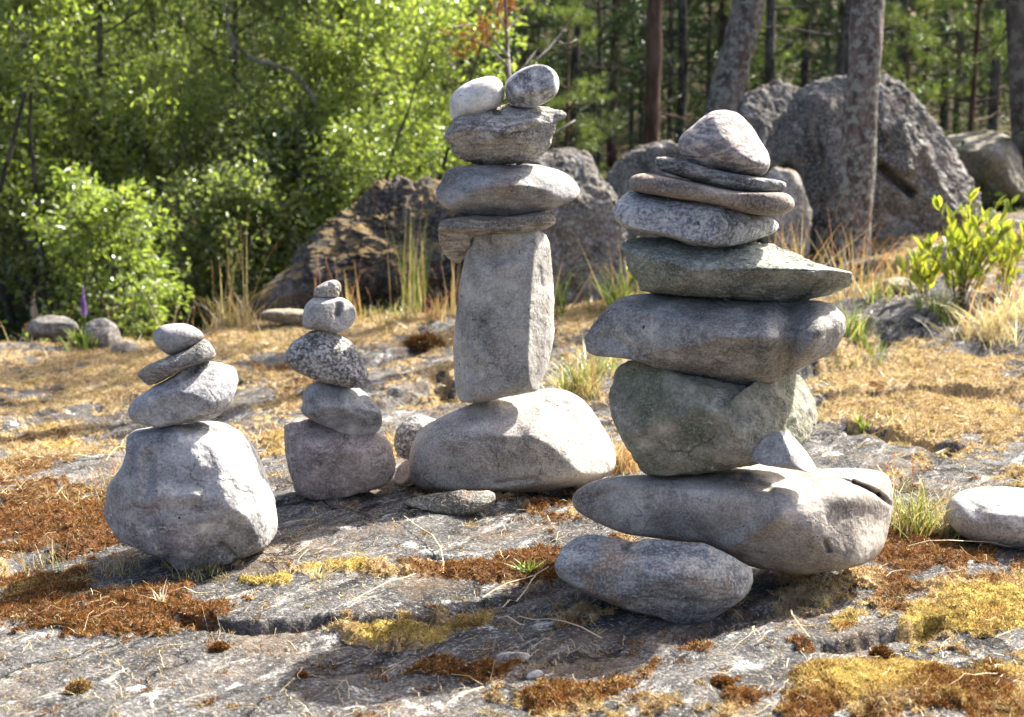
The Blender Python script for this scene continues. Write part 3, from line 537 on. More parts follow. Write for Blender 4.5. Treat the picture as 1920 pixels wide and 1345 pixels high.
stone('stone', 'rough jagged grey stone with a raised right end under the two pale cobbles', tr(*Z2, [(265, 480), (290, 440), (310, 400), (400, 372), (500, 348), (600, 328), (700, 318), (780, 308), (830, 292), (880, 298), (915, 320), (922, 355), (900, 390), (870, 410), (850, 450), (830, 510), (790, 560), (720, 600), (620, 627), (520, 645), (430, 638), (350, 612), (310, 565), (295, 520), (270, 500)]),
      YT, 0.13, M_T6, n=2.5, res=120, cuts=[(0.1, 0.8, 0.6, 0.5), (-0.1, -0.75, 0.6, 0.5), (0.5, -0.1, 0.8, 0.68)], ridges=[(900, 270, 1000, 235, 8, 0.012), (1010, 215, 1040, 235, 10, -0.012)], rough=0.06, fine=0.03, chip=0.05, group=GT, facets=2)
stone('cobble', 'cream white egg shaped cobble topping the tall cairn, left of its patchy neighbour', tr(*Z2, [(293, 300), (300, 260), (340, 215), (400, 180), (470, 158), (530, 150), (570, 175), (588, 225), (585, 280), (560, 318), (500, 345), (420, 370), (350, 392), (315, 392), (298, 360)]), YT, 0.075, M_T7, rough=0.02, fine=0.002, chip=0.0, group=GT, facets=0, res=64)
stone('cobble', 'white cobble with dark blue grey patches topping the tall cairn', tr(*Z2, [(588, 200), (610, 165), (660, 125), (720, 95), (780, 86), (840, 105), (875, 145), (885, 200), (870, 250), (820, 292), (750, 320), (680, 325), (625, 308), (603, 275)]), YT - 0.01, 0.075, M_T8, rough=0.02, fine=0.003, chip=0.0, group=GT, facets=1, res=64, cuts=[(0.2, -0.6, 0.75, 0.7)])
stone('cobble', 'small speckled cobble wedged behind the left end of the domed stone', [(738, 836), (742, 808), (765, 786), (795, 778), (825, 776), (838, 800), (835, 840), (800, 862), (765, 864), (745, 856)], YT + 0.12, 0.06, M_SPK, rough=0.03, group=GT, res=50)
stone('cobble', 'small brown cobble on the ground between the two middle cairns', [(738, 905), (742, 880), (760, 862), (785, 862), (795, 890), (785, 912), (755, 915)], YT + 0.05, 0.05, M_PINKB, rough=0.03, group=GT, res=48)
YS = ground_hit(840, 966)[1] + 0.03
stone('stone_splinter', 'flat greenish and rusty stone splinter lying in front of the domed stone', tr(*Z3, [(80, 1165), (110, 1150), (200, 1135), (280, 1122), (380, 1120), (465, 1115), (470, 1160), (440, 1190), (380, 1215), (330, 1232), (240, 1228), (150, 1200), (90, 1185)]), YS, 0.045, M_SPL, n=2.8, rough=0.05, fine=0.02, chip=0.05, cuts=[(-0.3, 0.4, 0.9, 0.6), (0.4, 0.6, 0.7, 0.7)])

YR1 = ground_hit(1290, 1172)[1] + 0.05
YR = YR1 + 0.20
stone('stone', 'blue grey streaked stone with an orange patch propping up the long warm grey slab', tr(*Z5, [(50, 1000), (80, 940), (130, 880), (200, 850), (280, 855), (380, 880), (420, 895), (480, 874), (560, 885), (650, 895), (740, 893), (800, 920), (880, 965), (950, 1000), (972, 1020), (972, 1080), (950, 1130), (900, 1170), (820, 1210), (760, 1260), (700, 1288), (640, 1285), (560, 1250), (450, 1220), (350, 1190), (220, 1140), (120, 1090), (60, 1040)]),
      YR1, 0.14, M_R1, n=2.6, res=120, cuts=[(-0.1, 0.7, 0.7, 0.62), (0.2, -0.6, 0.8, 0.66), (0.7, 0.1, 0.7, 0.8)], ridges=[(1185, 1030, 1205, 1012, 12, 0.01), (1200, 1015, 1320, 1030, 8, 0.008), (1170, 1030, 1180, 1015, 8, -0.012), (1100, 1030, 1330, 1120, 10, 0.004)], rough=0.035, fine=0.012, group=GR)
stone('boulder', 'long warm grey slab like boulder with a split right end under the right cairn', tr(*Z5, [(135, 710), (150, 670), (200, 635), (290, 600), (400, 590), (520, 580), (680, 565), (800, 540), (870, 522), (960, 513), (1060, 518), (1160, 538), (1280, 548), (1400, 535), (1500, 540), (1580, 555), (1625, 590), (1645, 660), (1635, 740), (1605, 800), (1590, 870), (1560, 940), (1500, 985), (1400, 1005), (1300, 1022), (1180, 1030), (1060, 1025), (950, 1005), (880, 960), (800, 920), (740, 895), (620, 890), (480, 870), (380, 860), (280, 820), (200, 780), (150, 745)]),
      YR, 0.21, M_R2, n=2.5, res=150, cuts=[(0.0, 0.85, 0.5, 0.44), (0.85, 0.12, 0.51, 0.50), (-0.5, -0.1, 0.85, 0.62), (-0.35, -0.55, 0.76, 0.66)],
      ridges=[(1160, 905, 1400, 895, 16, 0.012), (1400, 900, 1470, 940, 14, 0.008), (1385, 908, 1430, 925, 8, -0.012), (1250, 1000, 1370, 1000, 30, -0.010), (1370, 1025, 1450, 970, 14, 0.012), (1580, 906, 1625, 925, 3.5, -0.03), (1625, 925, 1655, 945, 4, -0.04), (1655, 945, 1668, 968, 6, -0.05), (1530, 895, 1580, 908, 3, -0.008), (1524, 1008, 1532, 1022, 4, -0.012), (1120, 955, 1160, 940, 7, -0.006), (1540, 930, 1640, 935, 20, 0.01)], rough=0.025, fine=0.005, group=GR, facets=0, k=0.04)
YR += 0.02
stone('stone', 'dark green stained upright wedge of stone on the long slab of the right cairn', tr(*Z5, [(303, 200), (320, 120), (345, 60), (420, 30), (520, 60), (700, 110), (900, 150), (1000, 150), (1100, 120), (1180, 80), (1240, 58), (1272, 90), (1293, 180), (1290, 260), (1255, 320), (1200, 400), (1100, 480), (950, 530), (800, 545), (680, 565), (520, 580), (465, 574), (430, 520), (400, 450), (365, 390), (330, 320)]),
      YR, 0.17, M_R3, n=2.5, res=120, ctr=(1330, 790), cuts=[(0.80, 0.28, 0.53, 0.50), (-0.3, -0.45, 0.85, 0.72), (-0.7, 0.2, 0.7, 0.8)], ridges=[(1420, 780, 1380, 860, 12, -0.004)], rough=0.05, fine=0.014, chip=0.012, group=GR, facets=1)
stone('stone_wedge', 'small pale angular wedge of stone leaning beside the foot of the dark green stone', tr(*Z5, [(960, 500), (1010, 420), (1060, 385), (1120, 362), (1147, 373), (1190, 420), (1240, 480), (1272, 540), (1272, 566), (1200, 560), (1100, 545), (1000, 530)]),
      YR - 0.15, 0.06, M_SAND, n=3.5, cuts=[(0.75, 0.45, 0.45, 0.30), (-0.5, 0.3, 0.8, 0.5)], rough=0.02, fine=0.012, group=GR, facets=0, k=0.02, res=60)
stone('boulder', 'broad dark grey rounded boulder with a deep fold near its right end', [(1099, 648), (1104, 622), (1120, 598), (1144, 570), (1172, 553), (1201, 549), (1241, 551), (1301, 557), (1361, 564), (1421, 568), (1482, 568), (1518, 563), (1542, 566), (1570, 580), (1584, 598), (1586, 618), (1574, 646), (1558, 666), (1534, 676), (1506, 690), (1480, 708), (1450, 722), (1413, 731), (1381, 730), (1341, 721), (1301, 713), (1261, 704), (1229, 691), (1201, 680), (1175, 673), (1148, 671), (1116, 668), (1102, 660)],
      YR, 0.19, M_R4, n=2.6, res=140, cuts=[(0.0, 0.8, 0.6, 0.56), (-0.6, 0, 0.8, 0.72), (0.0, -0.7, 0.7, 0.68)], ridges=[(1478, 580, 1466, 690, 20, -0.030), (1430, 600, 1440, 690, 24, 0.02), (1525, 590, 1500, 660, 22, 0.03), (1240, 575, 1400, 585, 12, 0.012), (1150, 640, 1240, 680, 14, -0.008), (1300, 690, 1400, 700, 20, 0.008)], rough=0.035, fine=0.008, group=GR, facets=0)
stone('stone', 'green grey chiselled stone tapering to a point on the right, under the speckled slab', tr(*Z4, [(270, 680), (290, 660), (400, 655), (520, 658), (640, 685), (760, 690), (860, 678), (950, 685), (1030, 715), (1120, 760), (1200, 795), (1290, 812), (1325, 822), (1338, 845), (1340, 870), (1336, 895), (1322, 918), (1290, 930), (1150, 957), (1050, 972), (900, 970), (750, 955), (600, 935), (450, 925), (345, 918), (330, 870), (300, 820), (280, 750)]),
      YR, 0.16, M_R5, n=2.9, res=130, ctr=(1060 + 680 / 2.49, 180 + 815 / 2.49), cuts=[(0.2, 0.75, 0.6, 0.56), (-0.7, 0, 0.7, 0.8), (0.3, -0.5, 0.8, 0.7), (-0.1, -0.8, 0.5, 0.7)], ridges=[(1390, 500, 1370, 520, 14, 0.012), (1450, 500, 1560, 530, 10, 0.008), (1470, 560, 1540, 540, 10, -0.008)], rough=0.045, fine=0.028, chip=0.04, group=GR, facets=2)
stone('flat_stone', 'thick speckled blue grey granite slab with a crisp vertical edge', tr(*Z4, [(222, 570), (230, 520), (255, 475), (290, 443), (350, 438), (420, 452), (520, 468), (620, 490), (700, 506), (780, 530), (880, 552), (960, 573), (1005, 600), (1002, 630), (950, 652), (850, 678), (760, 702), (660, 712), (580, 702), (500, 672), (420, 652), (320, 632), (250, 610)]),
      YR, 0.14, M_R6, n=2.8, res=110, cuts=[(0.84, 0.07, 0.53, 0.52), (-0.15, 0.1, 1.0, 0.70), (0, 0.8, 0.5, 0.62)], rough=0.025, fine=0.014, group=GR, facets=0, k=0.02)
stone('flat_stone', 'thin chocolate brown slab with rounded ends, third from the top of the right cairn', tr(*Z4, [(298, 410), (310, 375), (360, 360), (450, 370), (560, 392), (650, 410), (750, 430), (850, 448), (950, 450), (1010, 446), (1055, 470), (1070, 505), (1055, 537), (1000, 556), (900, 558), (800, 538), (700, 514), (600, 494), (500, 480), (400, 460), (310, 444)]),
      YR, 0.12, M_R7, n=2.8, res=100, rough=0.012, fine=0.006, chip=0.006, group=GR, facets=0)
stone('flat_stone', 'thin ragged blue grey slate under the topmost stone of the right cairn', tr(*Z4, [(418, 305), (430, 283), (500, 288), (560, 300), (630, 322), (720, 345), (800, 362), (900, 380), (1000, 393), (1035, 410), (1020, 440), (970, 464), (900, 464), (820, 455), (740, 437), (650, 413), (560, 384), (480, 360), (440, 350)]),
      YR, 0.10, M_R8, n=2.6, res=110, rough=0.015, fine=0.02, chip=0.065, group=GR, facets=0)
stone('stone', 'pink and grey swirl banded rounded triangular stone crowning the right cairn', tr(*Z4, [(525, 225), (540, 185), (590, 145), (640, 100), (690, 72), (750, 65), (810, 75), (850, 110), (880, 155), (910, 205), (945, 260), (957, 310), (945, 352), (910, 376), (840, 374), (750, 360), (660, 352), (590, 317), (535, 270)]),
      YR, 0.095, M_R9, n=2.2, res=90, cuts=[(0.65, 0.5, 0.5, 0.58)], rough=0.02, fine=0.003, group=GR, facets=0)
YC = ground_hit(1850, 1030)[1] + 0.06
stone('boulder', 'light grey rounded boulder lying alone on the slab to the right of the cairns', [(1773, 962), (1780, 938), (1800, 922), (1826, 913), (1870, 911), (1920, 915), (1985, 930), (2020, 960), (2010, 1005), (1975, 1030), (1920, 1034), (1870, 1028), (1829, 1018), (1796, 1002), (1777, 980)], YC, 0.13, M_C1, n=2.5, res=90, cuts=[(0, 0.8, 0.6, 0.66)], ridges=[(1830, 955, 1838, 962, 14, -0.012)], rough=0.03, fine=0.006, facets=1)
M_FL = stone_mat('tan_flake', base=(0.42, 0.36, 0.30), dark=(0.24, 0.22, 0.20), light=(0.56, 0.54, 0.50), rust=0.7, rust_col=(0.38, 0.18, 0.08), seed=31, mott=30, bump=0.4)
stone('stone_flake', 'small tan and orange stone flake lying in the shade in the foreground', [(929, 1240), (934, 1226), (955, 1222), (980, 1222), (996, 1228), (990, 1240), (965, 1248), (935, 1250)], ground_hit(960, 1246)[1] + 0.015, 0.018, M_FL, res=40, chip=0.05, n=3)
stone('stone_flake', 'little pale pointed stone flake beside the orange moss in the foreground', [(984, 1272), (990, 1262), (1012, 1254), (1021, 1264), (1008, 1274), (990, 1278)], ground_hit(1000, 1274)[1] + 0.01, 0.012, stone_mat('pale_flake', base=(0.5, 0.49, 0.47), dark=(0.35, 0.34, 0.33), seed=32), res=40, chip=0.05, n=3)
stone('rock', 'dark jagged rock rising from the crest beside the purple flower', [(148, 660), (150, 622), (168, 600), (195, 596), (215, 606), (228, 630), (236, 660), (200, 668)], 8.1, 0.13, M_BOUL, res=60, chip=0.05, n=2.8, rough=0.08)
stone('rock', 'low flat white topped rock at the crest left of the left cairn', [(205, 662), (215, 642), (240, 636), (258, 642), (262, 660), (240, 672), (215, 672)], 7.8, 0.1, M_BPALE, res=50, chip=0.05, n=2.8)
stone('rock', 'small dark rock on the crest to the left of the purple flower', [(48, 622), (55, 602), (85, 590), (120, 592), (142, 606), (150, 625), (110, 635), (65, 634)], 8.3, 0.14, M_BOUL, res=50, chip=0.05, n=2.8, seed=9.9)
stone('rock', 'flat pale rock half buried in moss behind the top of the small middle cairn', [(485, 598), (490, 582), (540, 578), (590, 584), (600, 600), (540, 610)], 7.9, 0.12, M_BPALE, res=50, chip=0.04, n=2.8)
stone('rock', 'small pale rock on the far edge of the slab right of the right cairn', [(1640, 545), (1648, 530), (1670, 520), (1700, 520), (1716, 530), (1716, 550), (1680, 558)], ground_hit(1680, 548)[1], 0.1, M_BPALE, res=50, chip=0.04, n=2.8, seed=5.5)
stone('rock', 'low mossy rock under the bright leafy shrub at the right', [(1690, 500), (1700, 470), (1750, 455), (1820, 462), (1850, 500), (1800, 530), (1720, 530)], 8.2, 0.22, M_BPALE, res=60, chip=0.05, n=2.6, seed=6.5)

# ---- boulders at the edge of the wood
YB = 9.6
stone('boulder', 'huge peaked grey boulder with a dark hollow behind the pine trunk', tr(*Z7, [(290, 640), (380, 530), (460, 410), (520, 345), (580, 315), (640, 308), (760, 335), (840, 380), (920, 440), (1000, 510), (1060, 600), (1110, 690), (1160, 780), (1215, 870), (1200, 980), (1000, 1060), (700, 1100), (480, 1080), (400, 900), (320, 740)]),
      YB, 0.62, M_BOUL, n=2.6, res=140, ctr=(1640, 340), cuts=[(0.6, 0.35, 0.6, 0.6), (-0.5, 0.3, 0.75, 0.62), (-0.1, -0.4, 0.9, 0.8)], ridges=[(1650, 328, 1705, 372, 7, -0.12), (1495, 340, 1520, 450, 16, -0.18), (1690, 260, 1700, 330, 12, 0.05), (1550, 230, 1590, 440, 26, 0.10), (1620, 240, 1660, 300, 10, -0.05), (1720, 300, 1780, 400, 10, 0.05)], rough=0.05, fine=0.03, chip=0.035, facets=9, rsc=0.8, k=0.015)
stone('boulder', 'pointed brownish boulder left of the huge peaked boulder', tr(*Z7, [(150, 620), (180, 470), (220, 405), (290, 352), (350, 325), (410, 335), (460, 380), (520, 470), (540, 700), (500, 1000), (350, 1090), (150, 1060), (90, 900)]), 10.6, 0.5, M_BOUL, n=2.6, res=90, rough=0.10, fine=0.03, chip=0.06, cuts=[(0.3, 0.5, 0.7, 0.6)], seed=12.1)
stone('boulder', 'pale pitted boulder between the right cairn and the pine trunk', tr(*Z7, [(290, 760), (340, 702), (400, 710), (450, 760), (485, 850), (500, 980), (490, 1120), (340, 1140), (270, 950)]), 8.7, 0.26, M_BPALE, n=2.6, res=80, rough=0.08, fine=0.02, chip=0.04, seed=13.7)
stone('boulder', 'low moss capped boulder at the right edge of the picture', tr(*Z7, [(1040, 640), (1075, 572), (1150, 545), (1250, 548), (1330, 575), (1390, 625), (1440, 700), (1440, 860), (1300, 900), (1100, 880), (1030, 760)]), 11.0, 0.5, stone_mat('mossy_boulder_rock', base=(0.2, 0.19, 0.17), dark=(0.07, 0.065, 0.06), mott=4, green=0.9, green_col=(0.13, 0.11, 0.03), white=0.2, seed=33, bump=0.9), n=2.5, res=80, rough=0.08, chip=0.04, seed=14.2)
stone('boulder', 'long dark boulder with a golden mossy back rising behind the crest', [(455, 600), (490, 560), (540, 515), (590, 465), (640, 415), (700, 368), (760, 332), (825, 322), (870, 340), (900, 400), (930, 500), (930, 600), (760, 625), (560, 630)], 9.4, 0.5, M_BMOSS, n=2.5, res=140, rough=0.09, fine=0.045, chip=0.09, cuts=[(-0.3, 0.75, 0.6, 0.4)], facets=3, seed=15.5, ctr=(760, 490))
stone('boulder', 'tall pitted grey boulder directly behind the pillar of the tall cairn', [(960, 330), (1000, 295), (1050, 272), (1095, 280), (1120, 318), (1150, 360), (1176, 430), (1182, 540), (1140, 610), (1010, 615), (950, 560), (945, 440)], 9.0, 0.38, M_BOUL, n=2.6, res=90, rough=0.09, fine=0.03, chip=0.06, seed=16.8)
stone('boulder', 'grey boulder in shade between the tall and the right cairn', [(1130, 350), (1160, 300), (1200, 276), (1250, 263), (1300, 275), (1340, 330), (1362, 460), (1360, 560), (1250, 600), (1130, 580), (1112, 460)], 10.0, 0.42, M_BOUL, n=2.6, res=80, rough=0.09, fine=0.03, chip=0.06, seed=17.9)
# ------------------------------------------------------------------ vegetation helpers
def g_interp(x, y):
    """height and cover of the built ground at x, y"""
    yr, s, Z, A = GRID
    i = np.clip(np.searchsorted(yr, y) - 1, 0, len(yr) - 2); fy = (y - yr[i]) / (yr[i + 1] - yr[i])
    half = 0.414 * (np.abs(y) + 1.0); u = x / half
    j = np.clip(np.searchsorted(s, u) - 1, 0, len(s) - 2); fx = np.clip((u - s[j]) / (s[j + 1] - s[j]), 0, 1)
    def q(a): return (a[i, j] * (1 - fx) + a[i, j + 1] * fx) * (1 - fy) + (a[i + 1, j] * (1 - fx) + a[i + 1, j + 1] * fx) * fy
    return [q(Z)] + [q(a) for a in A]
def gz(x, y): return float(g_interp(np.array([x]), np.array([y]))[0][0])
def unit(v): return v / (np.linalg.norm(v, axis=-1, keepdims=True) + 1e-9)
def tube(P, Rr, sides=7, cap=True):
    P = np.asarray(P, float); n = len(P); Rr = np.broadcast_to(Rr, n)
    T = unit(np.gradient(P, axis=0)); ref = np.array([0.31, 0.2, 0.93]) if abs(T[0, 2]) < 0.9 else np.array([1.0, 0.1, 0])
    A = unit(np.cross(T, ref)); B = np.cross(T, A)
    a = np.linspace(0, 2 * math.pi, sides, endpoint=False)
    V = (P[:, None] + Rr[:, None, None] * (np.cos(a)[None, :, None] * A[:, None] + np.sin(a)[None, :, None] * B[:, None])).reshape(-1, 3)
    i, j = np.meshgrid(np.arange(n - 1), np.arange(sides), indexing='ij'); j2 = (j + 1) % sides
    return V, np.stack([i * sides + j, i * sides + j2, (i + 1) * sides + j2, (i + 1) * sides + j], -1).reshape(-1, 4)
class Acc:
    def __init__(s): s.V, s.F, s.C, s.n = [], {3: [], 4: []}, [], 0
    def add(s, V, F, C=None):
        s.V.append(V); s.F[F.shape[1]].append(F + s.n); s.n += len(V)
        s.C.append(np.broadcast_to(np.asarray(C if C is not None else (1, 1, 1), float), (len(V), 3)))
    def mesh(s, name, mat, smooth=True):
        F = [np.concatenate(f) for f in s.F.values() if f]
        return mesh_np(name, np.concatenate(s.V), F, mat, col=np.concatenate(s.C), smooth=smooth)
def leaves(pos, d, L, Wd, up=0.6, fold=0.25, cols=None, seedrng=rng):
    """folded leaf blades: two triangles either side of the midrib"""
    n = len(pos); d = unit(d); r = seedrng.normal(size=(n, 3)) + np.array([0, 0, up * 2])
    s = unit(np.cross(d, r)); nn = np.cross(s, d)
    L = np.broadcast_to(L, n)[:, None]; Wd = np.broadcast_to(Wd, n)[:, None]
    a = pos; t = pos + d * L - nn * L * 0.12; m = pos + d * L * 0.45
    l = m + s * Wd * 0.5 + nn * Wd * fold; q = m - s * Wd * 0.5 + nn * Wd * fold
    V = np.stack([a, l, t, q], 1).reshape(-1, 3); k = np.arange(n) * 4
    F = np.concatenate([np.stack([k, k + 1, k + 2], 1), np.stack([k, k + 2, k + 3], 1)])
    C = np.repeat(cols if cols is not None else seedrng.random((n, 3)), 4, 0)
    return V, F, C
def spikes(pos, d, L, w, cols, seedrng=rng):
    n = len(pos); d = unit(d); s = unit(np.cross(d, seedrng.normal(size=(n, 3))))
    L = np.broadcast_to(L, n)[:, None]; w = np.broadcast_to(w, n)[:, None]
    V = np.stack([pos - s * w / 2, pos + s * w / 2, pos + d * L], 1).reshape(-1, 3)
    return V, np.arange(3 * n).reshape(-1, 3), np.repeat(cols, 3, 0)

def leaf_mat(name, c0, c1, trans=0.5, tcol=(1.0, 1.15, 0.5), gloss=0.06, rough=0.4, usecol=False):
    t = NT(name)
    at_ = t.n('ShaderNodeAttribute', attribute_name='Col')
    if usecol: c = at_.outputs['Color']
    else:
        sp = t.n('ShaderNodeSeparateColor', i_Color=at_.outputs['Color'])
        oi = t.n('ShaderNodeObjectInfo').outputs['Random']
        f = t.math('MULTIPLY_ADD', oi, 0.3, t.math('MULTIPLY', sp.outputs[0], 0.7))
        c = t.mix(f, c0, c1)
        hs = t.n('ShaderNodeHueSaturation', i_Hue=t.math('MULTIPLY_ADD', sp.outputs[1], 0.03, 0.485), i_Value=t.math('MULTIPLY_ADD', sp.outputs[2], 0.5, 0.75), i_Color=c)
        c = hs.outputs[0]
    df = t.n('ShaderNodeBsdfDiffuse', i_Color=c)
    tc = t.mix(1.0, c, tcol, 'MULTIPLY')
    tl = t.n('ShaderNodeBsdfTranslucent', i_Color=tc)
    m1 = t.n('ShaderNodeMixShader', i_0=trans); t.set(m1, 1, df); t.set(m1, 2, tl)
    gl = t.n('ShaderNodeBsdfGlossy', i_Roughness=rough); gl.inputs[0].default_value = (0.9, 0.95, 0.9, 1)
    m2 = t.n('ShaderNodeMixShader', i_0=gloss); t.set(m2, 1, m1.outputs[0]); t.set(m2, 2, gl)
    t.t.links.new(m2.outputs[0], t.out.inputs[0]); return t.m
LEAF_BRIGHT = leaf_mat('young_leaf', (0.19, 0.25, 0.05), (0.38, 0.42, 0.13), 0.62, (1.25, 1.38, 0.7), gloss=0.08)
LEAF_MID = leaf_mat('alder_leaf', (0.14, 0.19, 0.055), (0.34, 0.37, 0.13), 0.62, (1.2, 1.36, 0.72), gloss=0.09)
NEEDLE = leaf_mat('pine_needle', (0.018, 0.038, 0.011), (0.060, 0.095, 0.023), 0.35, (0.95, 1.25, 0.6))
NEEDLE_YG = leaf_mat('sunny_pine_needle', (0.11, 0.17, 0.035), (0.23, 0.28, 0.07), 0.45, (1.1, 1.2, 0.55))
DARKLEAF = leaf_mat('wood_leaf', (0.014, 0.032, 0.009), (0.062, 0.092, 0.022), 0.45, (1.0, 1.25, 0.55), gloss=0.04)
ORANGE_N = leaf_mat('dead_needle', (0.26, 0.085, 0.03), (0.42, 0.17, 0.06), 0.4, (1.1, 1, 0.8), gloss=0.02)
GRASS = leaf_mat('grass_blade', (0, 0, 0), (1, 1, 1), 0.35, (1.1, 1.1, 0.7), gloss=0.04, usecol=True)
MOSS = leaf_mat('moss_shoot', (0, 0, 0), (1, 1, 1), 0.25, (1.1, 1.05, 0.7), gloss=0.0, usecol=True)
def bark(name, a, b, c=None, sc=9, stretch=0.3, lich=0.0, lichc=(0.32, 0.34, 0.28), bump=1.0):
    t = NT(name); tc = t.n('ShaderNodeTexCoord').outputs['Object']; v = t.mapping(tc, scale=(1, 1, stretch))
    n1 = t.noise(v, sc, 6, 0.65, 0.3); col = t.mix(t.ramp(n1, 0.42, 0.58), a, b)
    if c: col = t.mix(t.ramp(t.noise(v, sc * 0.5, 4, 0.6), 0.53, 0.6), col, c)
    if lich: col = t.mix(t.math('MULTIPLY', t.ramp(t.noise(tc, sc * 1.3, 6, 0.7), 0.49, 0.56), lich), col, lichc)
    return t.finish(col, 0.9, t.noise(v, sc * 1.6, 6, 0.7), bump, 0.02, spec=0.15)
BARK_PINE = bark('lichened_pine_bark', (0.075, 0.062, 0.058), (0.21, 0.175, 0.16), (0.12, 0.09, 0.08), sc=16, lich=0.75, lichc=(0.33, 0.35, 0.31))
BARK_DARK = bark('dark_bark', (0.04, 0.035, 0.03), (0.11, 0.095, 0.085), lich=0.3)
BARK_RED = bark('reddish_pine_bark', (0.07, 0.045, 0.036), (0.17, 0.11, 0.085), sc=10)
BARK_BIRCH = bark('birch_bark', (0.60, 0.58, 0.54), (0.72, 0.70, 0.66), (0.06, 0.055, 0.05), sc=7, stretch=1.6, bump=0.3)
BARK_GREY = bark('bleached_wood', (0.20, 0.18, 0.165), (0.36, 0.33, 0.31), sc=20, stretch=0.25, bump=0.5)

def limb_path(p0, d, L, n=5, up=0.15, wig=0.12, r=rng):
    P = [np.array(p0, float)]; d = unit(np.array(d, float))
    for i in range(n):
        d = unit(d + r.normal(size=3) * wig + np.array([0, 0, up])); P.append(P[-1] + d * L / n)
    return np.array(P)
def leafy_tree(name, h, r0, z0, cr, nlimb, ntwig, nleaf, lsize, mat_leaf, mat_bark, seed, lean=(0, 0), spread=0.05, multi=1, limbup=0.12):
    r = np.random.default_rng(seed); root = empty(name); T = Acc(); Lf = []; Ld = []
    for mi in range(multi):
        dx = r.normal(size=2) * (0.25 if multi > 1 else 0.03)
        n = 9; zz = np.linspace(0, h * r.uniform(0.8, 1) if multi > 1 else h, n)
        P = np.stack([lean[0] * zz + dx[0] * zz + np.cumsum(r.normal(size=n)) * 0.03 * h / 5, lean[1] * zz + dx[1] * zz + np.cumsum(r.normal(size=n)) * 0.03 * h / 5, zz], 1); P[0, :2] = r.normal(size=2) * 0.05 * (multi > 1); P[0, 2] = -0.15
        R = r0 * (1 - 0.85 * np.linspace(0, 1, n)); V, F = tube(P, R, 8); T.add(V, F)
        for i in range(nlimb // multi):
            f = r.uniform(z0, 1.0); k = f * (n - 1); a = int(min(k, n - 2)); p = P[a] * (1 - (k - a)) + P[a + 1] * (k - a)
            th = r.uniform(0, 2 * math.pi); el = r.uniform(0.1, 0.9)
            L = cr * (1.15 - 0.65 * f) * r.uniform(0.6, 1.1)
            Q = limb_path(p, (math.cos(th), math.sin(th), el), L, 5, limbup, 0.15, r)
            V, F = tube(Q, np.linspace(R[a] * 0.45, 0.004, len(Q)), 5); T.add(V, F)
            for j in range(ntwig):
                k2 = r.uniform(0.25, 1.0) * (len(Q) - 1); b = int(min(k2, len(Q) - 2)); q = Q[b] + (Q[b + 1] - Q[b]) * (k2 - b)
                Lt = L * r.uniform(0.2, 0.45); W_ = limb_path(q, r.normal(size=3) + np.array([0, 0, 0.2]), Lt, 3, 0.05, 0.25, r)
                V, F = tube(W_, np.linspace(0.005, 0.002, len(W_)), 3); T.add(V, F)
                m = max(1, nleaf // (nlimb * ntwig)); kk = r.uniform(0.1, 1, m) * (len(W_) - 1); bb = np.minimum(kk.astype(int), len(W_) - 2)
                pp = W_[bb] + (W_[bb + 1] - W_[bb]) * (kk - bb)[:, None] + r.normal(size=(m, 3)) * spread
                Lf.append(pp); Ld.append(r.normal(size=(m, 3)) + unit(pp - p) * 0.8)
    Lf = np.concatenate(Lf); Ld = np.concatenate(Ld)
    obj('trunk', T.mesh('trunk', mat_bark), root)
    C = r.random((len(Lf), 3)); V, F, C = leaves(Lf, Ld, lsize * r.uniform(0.45, 1.45, len(Lf)), lsize * 0.62 * r.uniform(0.7, 1.1, len(Lf)), cols=C, seedrng=r)
    obj('crown', mesh_np('crown', V, F, mat_leaf, col=C, smooth=False), root)
    return root
